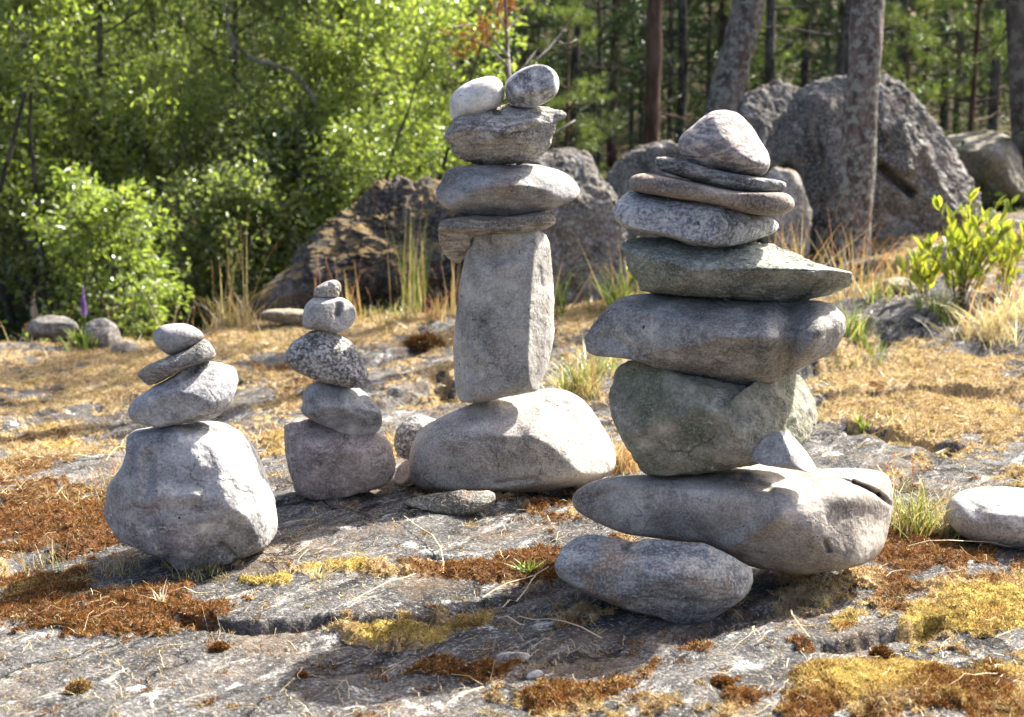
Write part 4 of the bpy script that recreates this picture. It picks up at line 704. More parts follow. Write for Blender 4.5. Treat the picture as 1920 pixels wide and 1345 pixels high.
def needle_tree(name, h, r0, z0, cr, nwhorl, mat_leaf, mat_bark, seed, lean=(0, 0), bend=0.02, ntuft=9, nlen=0.075, nneed=16, nw=0.006, crown=True, deadlimbs=6, taper=0.75, sides=12, flare=0.0, path=None):
    r = np.random.default_rng(seed); root = empty(name); T = Acc(); n = 14; zz = np.linspace(0, h, n)
    P = np.stack([lean[0] * zz + np.cumsum(r.normal(size=n)) * bend * 0.3, lean[1] * zz + np.cumsum(r.normal(size=n)) * bend * 0.3, zz], 1)
    if path is not None: P[:, 0] = np.interp(zz, path[0], path[1])
    P[:, :2] -= P[0, :2]; P[0, 2] = -0.3
    R = r0 * (1 - taper * np.linspace(0, 1, n)); R[0] *= 1 + flare
    # rough bark surface: fine rings and sides
    kk = np.linspace(0, n - 1, 90 if sides > 10 else n); Pf = np.stack([np.interp(kk, np.arange(n), P[:, i]) for i in range(3)], 1); Rf = np.interp(kk, np.arange(n), R)
    V, F = tube(Pf, Rf, sides * 3 if sides > 10 else sides)
    if sides > 10:
        ax = np.repeat(Pf, sides * 3, 0); d = V - ax; V = ax + d * (1 + 0.30 * fbm(np.stack([V[:, 0] * 13, V[:, 1] * 13, V[:, 2] * 5], 1) + seed, 5, 0.6)[:, None])
    T.add(V, F)
    NP, ND = [], []
    for w in range(nwhorl):
        f = z0 + (1 - z0) * (w + r.random()) / nwhorl
        for th in r.uniform(0, 6.28, r.integers(3, 6)):
            k = f * (n - 1); a = int(min(k, n - 2)); p = P[a] + (P[a + 1] - P[a]) * (k - a)
            L = cr * (1.1 - 0.8 * (f - z0) / (1 - z0 + 1e-6)) * r.uniform(0.5, 1.1)
            Q = limb_path(p, (math.cos(th), math.sin(th), 0.15), L, 5, 0.05, 0.14, r)
            V, F = tube(Q, np.linspace(max(0.012, R[a] * 0.3), 0.004, len(Q)), 5); T.add(V, F)
            m = ntuft; kk = r.uniform(0.3, 1, m) * (len(Q) - 1); bb = np.minimum(kk.astype(int), len(Q) - 2)
            pp = Q[bb] + (Q[bb + 1] - Q[bb]) * (kk - bb)[:, None]; dd = unit(r.normal(size=(m, 3)) * [1, 1, 0.6] + unit(pp - p) * 0.8 + [0, 0, 0.3]); sl = r.uniform(0.05, 0.3, m)[:, None] * min(1, L)
            NP.append(pp + dd * sl); ND.append(dd)
    for i in range(deadlimbs):
        f = r.uniform(0.12, max(z0, 0.3)); k = f * (n - 1); a = int(min(k, n - 2)); p = P[a] + (P[a + 1] - P[a]) * (k - a); th = r.uniform(0, 6.28)
        Q = limb_path(p, (math.cos(th), math.sin(th), r.uniform(-0.2, 0.3)), r.uniform(0.3, 1.0), 4, -0.02, 0.2, r); V, F = tube(Q, np.linspace(0.016, 0.004, len(Q)), 5); T.add(V, F)
    obj('trunk', T.mesh('trunk', mat_bark), root)
    if crown and NP:
        NP, ND = np.concatenate(NP), np.concatenate(ND); m = len(NP)
        pp = np.repeat(NP, nneed, 0) + r.normal(size=(m * nneed, 3)) * 0.025; dd = np.repeat(ND, nneed, 0) + r.normal(size=(m * nneed, 3)) * 0.75
        C = np.repeat(r.random((m, 3)), nneed, 0) * 0.7 + r.random((m * nneed, 3)) * 0.3
        V, F, C = spikes(pp, dd, nlen * r.uniform(0.6, 1.2, len(pp)), nw, C, r)
        obj('crown', mesh_np('crown', V, F, mat_leaf, col=C, smooth=False), root)
    return root
def place(o, x, y, s=1.0, rz=0.0, dz=-0.02):
    o.location = (x, y, gz(x, y) + dz); o.scale = (s, s, s); o.rotation_euler.z = rz; return o

# ------------------------------------------------------------------ thicket on the left
PRO = {}
PRO['alder'] = leafy_tree('alder', 4.6, 0.05, 0.12, 1.25, 40, 9, 10500, 0.055, LEAF_MID, BARK_DARK, 101, spread=0.11)
PRO['alder2'] = leafy_tree('alder', 5.2, 0.06, 0.08, 1.5, 44, 10, 12500, 0.055, LEAF_MID, BARK_DARK, 102, spread=0.12, multi=2)
PRO['sap'] = leafy_tree('sapling', 3.2, 0.03, 0.08, 0.9, 30, 8, 5200, 0.06, LEAF_BRIGHT, BARK_DARK, 103, spread=0.07, multi=2)
used = set()
def put(kind, px, Y, s, label, cat, group, rz=None, name=None):
    src = PRO[kind]
    if kind in used: o = copy_tree(src)
    else: o = src; used.add(kind)
    x = (px - 960) / FPX * Y
    place(o, x, Y, s, rz if rz is not None else rnd.uniform(0, 6.28)); tag(o, label, cat, group); return o
LT = 'slim leafy alder in the sunlit green thicket on the left'
for px, Y, s in [(-150, 12.5, 1.0), (20, 13.5, 1.1), (160, 12.2, 0.95), (300, 13.6, 1.05), (430, 12.6, 0.95), (560, 12.4, 0.85), (690, 12.8, 0.9), (-60, 15.8, 1.1), (110, 16.5, 1.2), (250, 15.6, 1.1), (390, 17.0, 1.2), (520, 15.2, 1.05), (640, 16.2, 1.1), (760, 15.0, 1.0), (850, 17.4, 0.95), (-280, 15, 1.2)]:
    put('alder' if rnd.random() < 0.55 else 'alder2', px, Y, s, LT, 'tree', 'leafy trees of the thicket on the left')
for px, Y, s, lb in [(90, 11.2, 1.0, 'bright yellow green sapling directly above the broad sunlit bush at the left'), (640, 11.2, 0.85, 'bright yellow green sapling at the foot of the crooked bleached dead tree'), (745, 11.8, 0.95, 'bright sapling just left of the top stones of the tall cairn'), (470, 11.4, 0.7, 'small bright sapling midway between the broad bush and the mossy boulder'),
                     (-60, 11.0, 1.1, 'bright yellow green sapling cut by the left edge of the picture'), (830, 12.6, 0.9, 'bright sapling right behind the two cobbles topping the tall cairn'), (30, 12.0, 1.2, 'tall bright sapling beside the white birch trunk'), (250, 11.6, 0.8, 'bright sapling rising over the right side of the broad sunlit bush')]:
    put('sap', px, Y, s, lb, 'tree', 'bright saplings of the thicket on the left')
bush = leafy_tree('bush', 1.15, 0.018, 0.05, 0.75, 34, 9, 5200, 0.055, LEAF_BRIGHT, BARK_DARK, 110, spread=0.05, multi=6)
place(bush, (205 - 960) / FPX * 9.9, 9.9, 1.0); tag(bush, 'broad sunlit light green bush at the left edge of the slab', 'bush')
b2 = leafy_tree('bush', 0.42, 0.01, 0.05, 0.22, 16, 6, 900, 0.045, LEAF_BRIGHT, BARK_DARK, 111, spread=0.03, multi=5)
place(b2, (275 - 960) / FPX * 8.9, 8.9, 1.0); tag(b2, 'small low bright green bush behind the top pebble of the left cairn', 'bush')
b3 = leafy_tree('bush', 1.3, 0.02, 0.05, 0.9, 30, 8, 5200, 0.05, LEAF_MID, BARK_DARK, 112, spread=0.06, multi=5)
place(b3, (445 - 960) / FPX * 11.0, 11.0, 1.0); tag(b3, 'darker green bush left of the long mossy boulder', 'bush')
b4 = copy_tree(b3); place(b4, (600 - 960) / FPX * 11.8, 11.8, 1.25, 2.0); tag(b4, 'leafy green bush rising behind the long mossy boulder', 'bush')
# birch
birch = needle_tree('birch', 4.5, 0.075, 0.5, 0.9, 0, None, BARK_BIRCH, 120, crown=False, deadlimbs=4, bend=0.1, taper=0.4, lean=(-0.03, 0.0))
place(birch, (66 - 960) / FPX * 12.3, 12.3); tag(birch, 'white birch trunk standing behind the bush at the far left', 'tree')
# leaning bleached branch and dead sapling
def px_branch(name, polys, Y, mat, label, cat, r0, foot=None):
    root = empty(name, (0, 0, 0)); A = Acc()
    for k, (pts, ra, rb) in enumerate(polys):
        pts = chaik_open(np.array(pts, float), 1); P = np.array([at(a, b, Y + 0.12 * math.sin(i * 1.3 + k)) for i, (a, b) in enumerate(pts)])
        V, F = tube(P, np.linspace(ra, rb, len(P)), 7); A.add(V, F)
    o = obj('trunk', A.mesh('trunk', mat)); base = P0 = A.V[0][:7].mean(0)
    o.data.transform(Matrix.Translation(Vector(-base))); root.location = tuple(base); o.parent = root; tag(root, label, cat); return root
def chaik_open(P, k):
    for _ in range(k):
        Q = [P[0]]
        for a, b in zip(P[:-1], P[1:]): Q += [0.75 * a + 0.25 * b, 0.25 * a + 0.75 * b]
        P = np.array(Q + [P[-1]])
    return P
px_branch('dead_tree', [([(700, 480), (668, 385), (650, 340), (625, 270), (590, 185), (560, 145), (520, 122), (480, 115), (455, 100), (430, 60)], 0.032, 0.010), ([(590, 190), (572, 165), (566, 140)], 0.015, 0.005), ([(625, 270), (600, 300), (580, 330)], 0.012, 0.004), ([(566, 170), (560, 210), (566, 240)], 0.01, 0.004), ([(440, 95), (425, 40), (418, -20)], 0.014, 0.006)], 11.9, BARK_GREY, 'crooked bleached dead tree arching through the thicket left of the tall cairn', 'tree', 0.05)
ds = px_branch('dead_sapling', [([(962, 330), (960, 200), (955, 140), (950, 60), (945, -30)], 0.016, 0.008), ([(960, 150), (1000, 120), (1040, 80), (1075, 30)], 0.009, 0.004), ([(962, 170), (985, 120), (1012, 88)], 0.007, 0.003), ([(955, 130), (915, 85), (870, 70)], 0.008, 0.003), ([(955, 110), (900, 45), (850, 50)], 0.007, 0.003), ([(950, 60), (980, 20), (1010, 0)], 0.006, 0.003), ([(962, 300), (1020, 262), (1078, 226)], 0.009, 0.004), ([(1045, 75), (1060, 85), (1082, 74)], 0.004, 0.002), ([(1030, 90), (1022, 70), (1010, 66)], 0.004, 0.002), ([(950, 60), (930, 20), (935, -10)], 0.006, 0.003), ([(980, 290), (960, 250), (930, 240)], 0.005, 0.002)],
               7.6, BARK_GREY, 'dead conifer sapling with rusty needles behind the top of the tall cairn', 'tree', 0.02)
pp, dd = [], []
for (a, b, nn_) in [(855, 60, 9), (880, 80, 12), (905, 75, 10), (870, 95, 8), (930, 20, 12), (945, 10, 12), (925, 45, 10), (950, 40, 8), (905, 50, 8), (960, 5, 8), (890, 50, 6)]:
    for i in range(nn_):
        c = at(a + rnd.gauss(0, 12), b + rnd.gauss(0, 9), 7.6 + rnd.gauss(0, 0.05)); dv = np.array([rnd.gauss(-0.4, 1), rnd.gauss(0, 1), rnd.gauss(0.1, 0.7)])
        for k in range(9): pp.append(c); dd.append(unit(dv) + rng.normal(size=3) * 0.55)
pp = np.array(pp); V, F, C = spikes(pp, np.array(dd), 0.045, 0.0048, rng.random((len(pp), 3)))
b_ = np.array(ds.location); obj('crown', mesh_np('crown', V - b_, F, ORANGE_N, col=C, smooth=False), ds)

# ------------------------------------------------------------------ pines on the right
def pine_at(px, py_top, px_top, Y, wpx, label, mat, seed, z0=0.62, h=8.5, crown=True, cr=1.9, lean_y=0.0, whorls=9, flare=0.25, dead=6, name='pine_tree', path=None):
    x0 = (px - 960) / FPX * Y; zt = at(px_top, py_top, Y)[2] - gz(x0, Y); xt = (px_top - 960) / FPX * Y
    lx = (xt - x0) / max(zt, 0.5)
    o = needle_tree(name, h, wpx / 2 / FPX * Y * 1.05, z0, cr, whorls, NEEDLE, mat, seed, lean=(lx, lean_y), ntuft=8, crown=crown, deadlimbs=dead, taper=0.35 if crown else 0.2, flare=flare)
    place(o, x0, Y); tag(o, label, 'tree'); return o
pine_at(1592, 0, 1618, 8.75, 60, 'thick pine with pale lichened bark growing against the huge peaked boulder', BARK_PINE, 201, z0=0.66, h=9.5, flare=0.15)
pine_at(1290, 0, 1398, 11.6, 60, 'thick dark pine leaning to the right behind the crown stone of the right cairn', BARK_PINE, 202, h=9, z0=0.66)
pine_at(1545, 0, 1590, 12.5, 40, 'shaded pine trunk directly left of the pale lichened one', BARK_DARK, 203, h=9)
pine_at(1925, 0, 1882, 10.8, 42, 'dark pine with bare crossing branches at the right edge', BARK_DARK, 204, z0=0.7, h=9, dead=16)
pine_at(1945, 0, 1915, 11.6, 30, 'slender dark trunk beside the pine at the right edge', BARK_DARK, 214, z0=0.7, h=9, dead=4)
pine_at(1216, 0, 1217, 14.5, 28, 'slender reddish pine trunk between the tall and the right cairn', BARK_RED, 205, h=9, z0=0.6)
GP = 'dark pines of the shaded wood'
PRO['pineA'] = needle_tree('pine_tree', 8.0, 0.065, 0.38, 1.5, 13, NEEDLE, BARK_DARK, 211, bend=0.12, ntuft=11, sides=8, deadlimbs=14, nlen=0.09, nneed=14, nw=0.009)
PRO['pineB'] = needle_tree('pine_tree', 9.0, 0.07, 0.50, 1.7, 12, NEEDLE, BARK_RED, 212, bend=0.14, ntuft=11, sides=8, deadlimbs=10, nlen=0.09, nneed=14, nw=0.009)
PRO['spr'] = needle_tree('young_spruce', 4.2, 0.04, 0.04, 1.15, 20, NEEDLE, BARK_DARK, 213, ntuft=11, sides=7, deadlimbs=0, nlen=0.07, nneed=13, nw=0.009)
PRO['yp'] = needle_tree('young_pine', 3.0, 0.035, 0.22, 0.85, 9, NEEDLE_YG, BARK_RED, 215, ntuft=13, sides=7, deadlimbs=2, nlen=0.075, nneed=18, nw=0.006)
LP = 'tall dark pine standing in the shaded wood behind the boulders'
for px, Y, s, k in [(1070, 16, .9, 'pineA'), (1150, 18, 1, 'pineB'), (1270, 17, 1, 'pineA'), (1350, 19, 1.1, 'pineB'), (1440, 16, 1, 'pineA'), (1500, 21, 1.1, 'pineA'), (1680, 18, 1, 'pineA'), (1760, 21, 1.1, 'pineA'), (1850, 17, 1, 'pineA'), (2000, 16, 1, 'pineB'),
                    (980, 20, 1, 'pineB'), (1110, 23, 1.1, 'pineA'), (1560, 25, 1.2, 'pineA'), (1830, 26, 1.2, 'pineA'), (1950, 23, 1.1, 'pineA'), (2150, 20, 1, 'pineB'), (2250, 25, 1.1, 'pineA'), (2150, 13, 1, 'pineA'), (2400, 17, 1.1, 'pineB'),
                    (880, 22, 1, 'pineA'), (300, 22, 1.1, 'pineB'), (450, 20, 1.1, 'pineA'), (620, 23, 1.1, 'pineB'), (130, 23, 1.1, 'pineA'), (760, 26, 1.2, 'pineB'), (-100, 22, 1.2, 'pineA')]:
    put(k, px, Y, s, LP, 'tree', GP)
for px, Y, s in [(1010, 17.5, 1.0), (1180, 20.5, 1.1), (1320, 22, 1.2), (1500, 18.5, 1.0), (1720, 23, 1.2), (1900, 20, 1.1), (880, 19, 1.0), (700, 19.5, 1.1), (480, 21, 1.1), (200, 20, 1.2), (-80, 19, 1.2), (1600, 22, 1.2), (1390, 20, 1.0), (580, 18.6, 1.0), (350, 19, 1.1), (2080, 18, 1.2), (1120, 16.5, 0.9), (1250, 19, 1.0), (1430, 22.5, 1.3), (1780, 19, 1.1), (1080, 19.5, 1.1), (1660, 20, 1.1), (1540, 23, 1.3), (1960, 24, 1.3), (1200, 25, 1.4), (1340, 26, 1.4), (1850, 23, 1.2), (950, 23, 1.2)]:
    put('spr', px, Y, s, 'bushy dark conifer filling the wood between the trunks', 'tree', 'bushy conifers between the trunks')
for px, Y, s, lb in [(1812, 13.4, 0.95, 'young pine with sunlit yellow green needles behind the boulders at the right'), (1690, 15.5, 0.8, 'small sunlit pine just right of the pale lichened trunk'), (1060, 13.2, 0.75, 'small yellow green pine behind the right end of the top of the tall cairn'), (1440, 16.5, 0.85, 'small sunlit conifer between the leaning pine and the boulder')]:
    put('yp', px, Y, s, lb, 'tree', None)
# undergrowth and far wood
def leaf_mass(name, n, fx, lsize, mat, label, seed):
    r = np.random.default_rng(seed); P = fx(r, n); D = r.normal(size=(len(P), 3)); cl = fbm(P * 1.1, 3)
    P = P[cl > -0.12]; D = D[cl > -0.12]
    V, F, C = leaves(P, D, lsize * r.uniform(0.6, 1.3, len(P)), lsize * 0.6, cols=r.random((len(P), 3)), seedrng=r)
    tag(obj(name, mesh_np(name, V, F, mat, col=C, smooth=False)), label, None, None, 'stuff')
def ug(r, n):
    y = r.uniform(10.2, 19, n); x = (r.uniform(-900, 2700, n) - 960) / FPX * y * 1.15; z = terrain_low(x, y) + r.exponential(0.16, n) * (0.5 + fbm2(x, y, 0.8, 2, seed=3) * 2).clip(0.1, 2)
    return np.stack([x, y, z], 1)
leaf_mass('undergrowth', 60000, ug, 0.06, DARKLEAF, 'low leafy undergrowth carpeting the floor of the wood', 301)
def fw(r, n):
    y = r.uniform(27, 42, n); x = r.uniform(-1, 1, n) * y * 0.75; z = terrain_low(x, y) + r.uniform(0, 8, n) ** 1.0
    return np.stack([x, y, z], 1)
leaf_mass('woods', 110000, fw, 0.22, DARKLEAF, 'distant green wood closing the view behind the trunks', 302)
# ------------------------------------------------------------------ grass tufts, moss, litter
STRAW = [(0.50, 0.38, 0.20), (0.58, 0.47, 0.27), (0.42, 0.29, 0.14), (0.62, 0.53, 0.36)]
GREEN = [(0.16, 0.24, 0.04), (0.24, 0.33, 0.07), (0.13, 0.19, 0.03), (0.34, 0.38, 0.12)]
RED = [(0.42, 0.17, 0.10), (0.50, 0.27, 0.15), (0.36, 0.20, 0.12)]
def blades(A, r, base, n, h, spread, radius, cols, w=0.0028, droop=0.35, heads=0.0, headcol=RED, fan=1.0):
    seg = 6; t = np.linspace(0, 1, seg)
    for i in range(n):
        b = base + np.array([r.normal() * radius, r.normal() * radius, 0]); b[2] = gz(b[0], b[1]) - 0.004
        th = r.uniform(0, 6.28); out = np.array([math.cos(th), math.sin(th), 0]); k = abs(r.normal()) * spread; H = h * r.uniform(0.45, 1.15)
        dr = droop * r.uniform(0.2, 1.6)
        P = b + out * (k * t[:, None] * H + dr * H * (t[:, None] ** 2.4) * 0.6) + np.array([0, 0, 1]) * (H * (t[:, None] - dr * 0.45 * t[:, None] ** 3))
        s = unit(np.cross(out + r.normal(size=3) * 0.6, [0, 0, 1])); ww = w * r.uniform(0.6, 1.3) * (1 - t ** 1.5 * 0.9)
        V = np.concatenate([P - s * ww[:, None] / 2, P + s * ww[:, None] / 2]); j = np.arange(seg - 1)
        F = np.stack([j, j + 1, j + 1 + seg, j + seg], 1); c = np.array(cols[r.integers(len(cols))]) * r.uniform(0.8, 1.2)
        A.add(V, F, c)
        if r.random() < heads:
            m = 16; q = P[-1] - (P[-1] - P[-2]) * r.uniform(0, 1.2, m)[:, None]; dv = unit(P[-1] - P[-2]) + r.normal(size=(m, 3)) * 0.35
            V, F, C = spikes(q, dv, 0.012, 0.003, np.tile(np.array(headcol[r.integers(len(headcol))]), (m, 1)), r); A.add(V, F, C)
TUFTS = []
def tuft(px, py, hpx, n, label, cols, spread=0.3, rpx=12, droop=0.35, heads=0.0, w=1.0, extra=None, name='grass_tuft', Y=None, headcol=RED):
    x, y, z = ground_hit(px, py)
    if not Y and y > 8.5: Y = 8.1
    if Y: y = Y; x = (px - 960) / FPX * Y; z = gz(x, y)
    r = np.random.default_rng(int(px * 7 + py)); A = Acc(); k = y / FPX; base = np.array([x, y, z])
    blades(A, r, base, n, hpx * k, spread, rpx * k, cols, w=w * 0.00105 * y, droop=droop, heads=heads, headcol=headcol)
    if extra: blades(A, r, base, extra[0], extra[1] * k, extra[2], rpx * k, extra[3], w=w * 0.0009 * y, droop=0.12, heads=1.0 if len(extra) < 5 else extra[4], headcol=headcol)
    A2 = A.mesh(name, GRASS, smooth=False); A2.transform(Matrix.Translation(Vector(-base)))
    o = obj(name, A2, loc=tuple(base)); tag(o, label, 'grass tuft', 'grass tufts on and behind the slab'); return o
tuft(445, 592, 72, 80, 'thick straw coloured tuft with tall seed stalks on the crest between the two small cairns', STRAW + [GREEN[3]], 0.5, 26, 0.3, extra=(14, 210, 0.18, STRAW))
tuft(640, 572, 110, 16, 'few thin reddish stalks on the crest right of the small middle cairn', STRAW, 0.3, 20, 0.1, heads=0.8, extra=(8, 170, 0.25, RED))
tuft(772, 566, 215, 45, 'tall green and straw reeds in front of the long mossy boulder', STRAW + GREEN + [GREEN[0], GREEN[3]], 0.10, 16, 0.12, w=0.8, Y=8.7)
tuft(850, 585, 110, 20, 'thin dry stalks leaning beside the upright pillar on its left', STRAW, 0.35, 16, 0.15, heads=0.5, extra=(6, 160, 0.4, RED))
tuft(1045, 596, 100, 16, 'few long green blades just right of the upright pillar', GREEN, 0.5, 10, 0.25, w=1.6, extra=(5, 120, 0.5, STRAW))
tuft(1165, 560, 95, 90, 'green and straw tuft behind the left end of the chiselled stone', GREEN + [STRAW[1]], 0.55, 18, 0.3, w=1.6, extra=(10, 150, 0.6, STRAW))
tuft(1085, 745, 100, 190, 'dense grass clump between the pillar and the right cairn', GREEN + STRAW, 0.6, 22, 0.5, extra=(10, 110, 0.5, RED))
tuft(1130, 700, 70, 70, 'shorter grass clump behind the left end of the dark green stone', GREEN + STRAW, 0.6, 22, 0.5)
tuft(1165, 885, 90, 110, 'orange straw tuft between the domed stone and the long slab', STRAW + [RED[1], RED[1]], 0.4, 16, 0.35, extra=(6, 90, 0.5, RED))
tuft(1485, 495, 150, 40, 'tall dry stalks rising right of the brown slab, left hand clump', STRAW, 0.35, 20, 0.12, heads=0.6, extra=(16, 210, 0.35, STRAW), Y=7.7)
tuft(1590, 505, 130, 40, 'tall dry stalks in front of the pine foot', STRAW, 0.5, 24, 0.15, heads=0.6, extra=(12, 190, 0.5, RED), Y=7.8)
tuft(1720, 1000, 110, 230, 'green and straw tuft filling the gap between the long slab and the lone boulder', STRAW + GREEN, 0.5, 30, 0.6, extra=(6, 150, 0.3, STRAW))
tuft(1850, 632, 70, 240, 'dense bleached tuft below the bright shrub at the right', [STRAW[3], STRAW[1], (0.66, 0.58, 0.42)], 0.8, 30, 0.6, extra=(8, 150, 0.3, RED))
tuft(1905, 600, 80, 150, 'bleached tuft at the very right edge above the slab', [STRAW[3], STRAW[1], (0.66, 0.58, 0.42)], 0.7, 26, 0.6, extra=(8, 190, 0.25, STRAW))
tuft(1770, 600, 70, 110, 'green grass tuft at the left foot of the bright shrub', GREEN + [STRAW[1]], 0.6, 26, 0.5)
tuft(1605, 635, 70, 130, 'green grass tuft right beside the folded end of the dark boulder', GREEN + [GREEN[3], STRAW[1]], 0.45, 22, 0.3)
tuft(1645, 560, 60, 60, 'sparse green tuft past the pointed tip of the chiselled stone', GREEN + STRAW, 0.6, 26, 0.4)
tuft(1625, 690, 50, 40, 'yellow green seedling grass on the shaded rock lip', STRAW + GREEN, 0.4, 30, 0.3)
tuft(1615, 812, 30, 22, 'small bright green sprout left of the dark hollow', GREEN[:2] + [GREEN[3]], 0.5, 8, 0.3, w=2.0)
tuft(1690, 822, 60, 40, 'thin straw blades hanging over the dark hollow', STRAW, 0.9, 40, 0.8)
tuft(370, 1082, 44, 60, 'sparse grey green grass under the blocky stone of the left cairn', [(0.33, 0.31, 0.2), STRAW[0], GREEN[2]], 0.9, 22, 0.5, w=0.8)
tuft(215, 1075, 55, 50, 'dry wisps left of the blocky stone of the left cairn', STRAW, 0.7, 26, 0.6, w=0.8)
tuft(85, 1068, 60, 34, 'faint pale wisps over the moss near the left edge', STRAW + [GREEN[3]], 0.5, 22, 0.3, w=0.7)
tuft(600, 1088, 40, 34, 'small pale star shaped dry tuft on the yellow moss', [STRAW[3], STRAW[1]], 1.0, 8, 0.5, w=0.9)
tuft(303, 1140, 26, 28, 'tiny white dry tuft on the rust moss at the left', [(0.66, 0.6, 0.48)], 1.1, 6, 0.5, w=0.9)
tuft(205, 905, 45, 18, 'thin dry stalks on the moss left of the left cairn', STRAW + RED, 0.3, 22, 0.3, w=0.8)
tuft(985, 1085, 28, 26, 'little green rosette in the rust moss left of the propping stone', GREEN, 1.2, 8, 0.5, w=2.2)
tuft(760, 605, 45, 60, 'short green grass on the crest left of the pillar', GREEN + STRAW, 0.7, 36, 0.5)
tuft(690, 600, 40, 60, 'short straw grass behind the small middle cairn', [GREEN[3]] + STRAW, 0.7, 26, 0.6)
tuft(150, 650, 40, 70, 'leafy green herb tuft at the foot of the purple flower', GREEN, 0.4, 12, 0.3, w=2.2, Y=8.0)
tuft(1690, 530, 80, 40, 'thin dry stalks left of the bright shrub', STRAW, 0.4, 26, 0.2, heads=0.6)
tuft(1640, 1340, 20, 20, 'few dry wisps in the yellow moss at the bottom right', STRAW, 0.8, 14, 0.5)
tuft(20, 1330, 20, 12, 'few dry wisps on the bare rock in the bottom left corner', STRAW, 0.8, 10, 0.5)
tuft(1080, 1120, 40, 24, 'grey dry wisps under the left end of the propping stone', [(0.36, 0.31, 0.25)], 1.2, 10, 0.8, w=0.8)
tuft(820, 600, 60, 30, 'red and straw stalks at the left foot of the pillar', STRAW + RED, 0.4, 14, 0.2, heads=0.5)
for i, (px, hp, n_, lb) in enumerate([(85, 110, 14, 'tall brown dead stalks before the birch foot'), (255, 120, 14, 'brown dead stalks under the broad sunlit bush'), (350, 130, 18, 'pair of tall brown stalks right of the broad bush'), (540, 60, 80, 'pale rough grass where the long mossy boulder meets the crest'), (1290, 60, 50, 'yellow grass on the floor of the wood behind the right cairn')]):
    tuft(px, 600, hp, n_, lb, STRAW + [(0.26, 0.19, 0.11)], 0.35, 34, 0.25, heads=0.6, w=0.6, Y=8.9 if i < 4 else 10.8)

# purple flower
fx, fy, fz = ground_hit(152, 640); fy = 8.0; fx = (153 - 960) / FPX * fy; fz = gz(fx, fy)
fl = empty('flower', (fx, fy, fz)); tag(fl, 'single purple spike flower standing on the crest at the left', 'flower')
V, F = tube(np.array([[0, 0, -0.02], [0.004, 0, 0.16], [0.0, 0, 0.32]]), np.array([0.003, 0.0025, 0.001]), 5)
obj('stem', mesh_np('stem', V, F, leaf_mat('stem_green', (0.1, 0.16, 0.04), (0.15, 0.2, 0.05), 0.2)), fl)
m = 260; hh = rng.uniform(0, 1, m); an = rng.uniform(0, 6.28, m); pp = np.stack([np.zeros(m), np.zeros(m), 0.17 + 0.17 * hh], 1)
dv = np.stack([np.cos(an), np.sin(an), 0.5 + 0 * an], 1); V, F, C = leaves(pp, dv, 0.026 * (1.1 - hh), 0.014, cols=rng.random((m, 3)))
obj('petals', mesh_np('petals', V, F, leaf_mat('purple_petal', (0.30, 0.17, 0.50), (0.50, 0.32, 0.68), 0.4, (1, 1, 1)), col=C, smooth=False), fl)

# bright leafy shrub at the right
def lance_leaves(pos, d, L, Wd, r, cols):
    n = len(pos); d = unit(d); s = unit(np.cross(d, r.normal(size=(n, 3)))); nn = np.cross(s, d); L = np.broadcast_to(L, n)[:, None]; Wd = np.broadcast_to(Wd, n)[:, None]
    a = pos; m1 = pos + d * L * 0.35; m2 = pos + d * L * 0.7 - nn * L * 0.03; t = pos + d * L - nn * L * 0.1
    V = np.stack([a, m1 + s * Wd * .42 + nn * Wd * .15, m1, m1 - s * Wd * .42 + nn * Wd * .15, m2 + s * Wd * .4 + nn * Wd * .12, m2, m2 - s * Wd * .4 + nn * Wd * .12, t], 1).reshape(-1, 3)
    k = np.arange(n) * 8
    T = np.concatenate([np.stack([k, k + 1, k + 2], 1), np.stack([k, k + 2, k + 3], 1), np.stack([k + 4, k + 7, k + 5], 1), np.stack([k + 5, k + 7, k + 6], 1)])
    Q = np.concatenate([np.stack([k + 1, k + 4, k + 5, k + 2], 1), np.stack([k + 2, k + 5, k + 6, k + 3], 1)])
    return V, T, Q, np.repeat(cols, 8, 0)
SHL = leaf_mat('gale_leaf', (0.21, 0.28, 0.04), (0.48, 0.49, 0.12), 0.5, (1.2, 1.2, 0.45), gloss=0.06)
def shrub(px, py, hpx, wpx, nst, label, seed, lean=0.35):
    r = np.random.default_rng(seed); x, y, z = ground_hit(px, py); k = y / FPX; root = empty('shrub', (x, y, z)); tag(root, label, 'shrub')
    A = Acc(); LP_, LD_ = [], []
    for i in range(nst):
        th = r.uniform(0, 6.28); H = hpx * k * r.uniform(0.5, 1.05)
        tip = np.array([math.cos(th) * wpx * k * 0.5 * r.uniform(0.2, 1), math.sin(th) * wpx * k * 0.4, H]); t = np.linspace(0, 1, 7)[:, None]
        b = np.array([r.normal() * 0.02, r.normal() * 0.02, -0.01]); P = b + tip * np.concatenate([t ** 1.0, t ** 1.0, t], 1) * 1 + np.array([tip[0], tip[1], 0]) * (t ** 2 - t) * 0.4
        V, F = tube(P, np.linspace(0.003, 0.0012, 7), 5); A.add(V, F)
        m = int(7 + 10 * r.random()); kk = 6 * (1 - r.random(m) ** 1.6 * 0.75); kk = np.minimum(kk, 5.99); bb = kk.astype(int); q = P[bb] + (P[bb + 1] - P[bb]) * (kk - bb)[:, None]
        LP_.append(q); a = r.uniform(0, 6.28, m); LD_.append(np.stack([np.cos(a) * 0.7, np.sin(a) * 0.7, 0.75 + 0 * a], 1) + unit(tip) * 0.3)
    obj('stems', A.mesh('stems', BARK_RED), root)
    Lp, Ld = np.concatenate(LP_), np.concatenate(LD_); V, T, Q, C = lance_leaves(Lp, Ld, r.uniform(0.7, 1.25, len(Lp)) * 33 * k, 11 * k, r, r.random((len(Lp), 3)))
    obj('leaves', mesh_np('leaves', V, [T, Q], SHL, col=C, smooth=True), root)
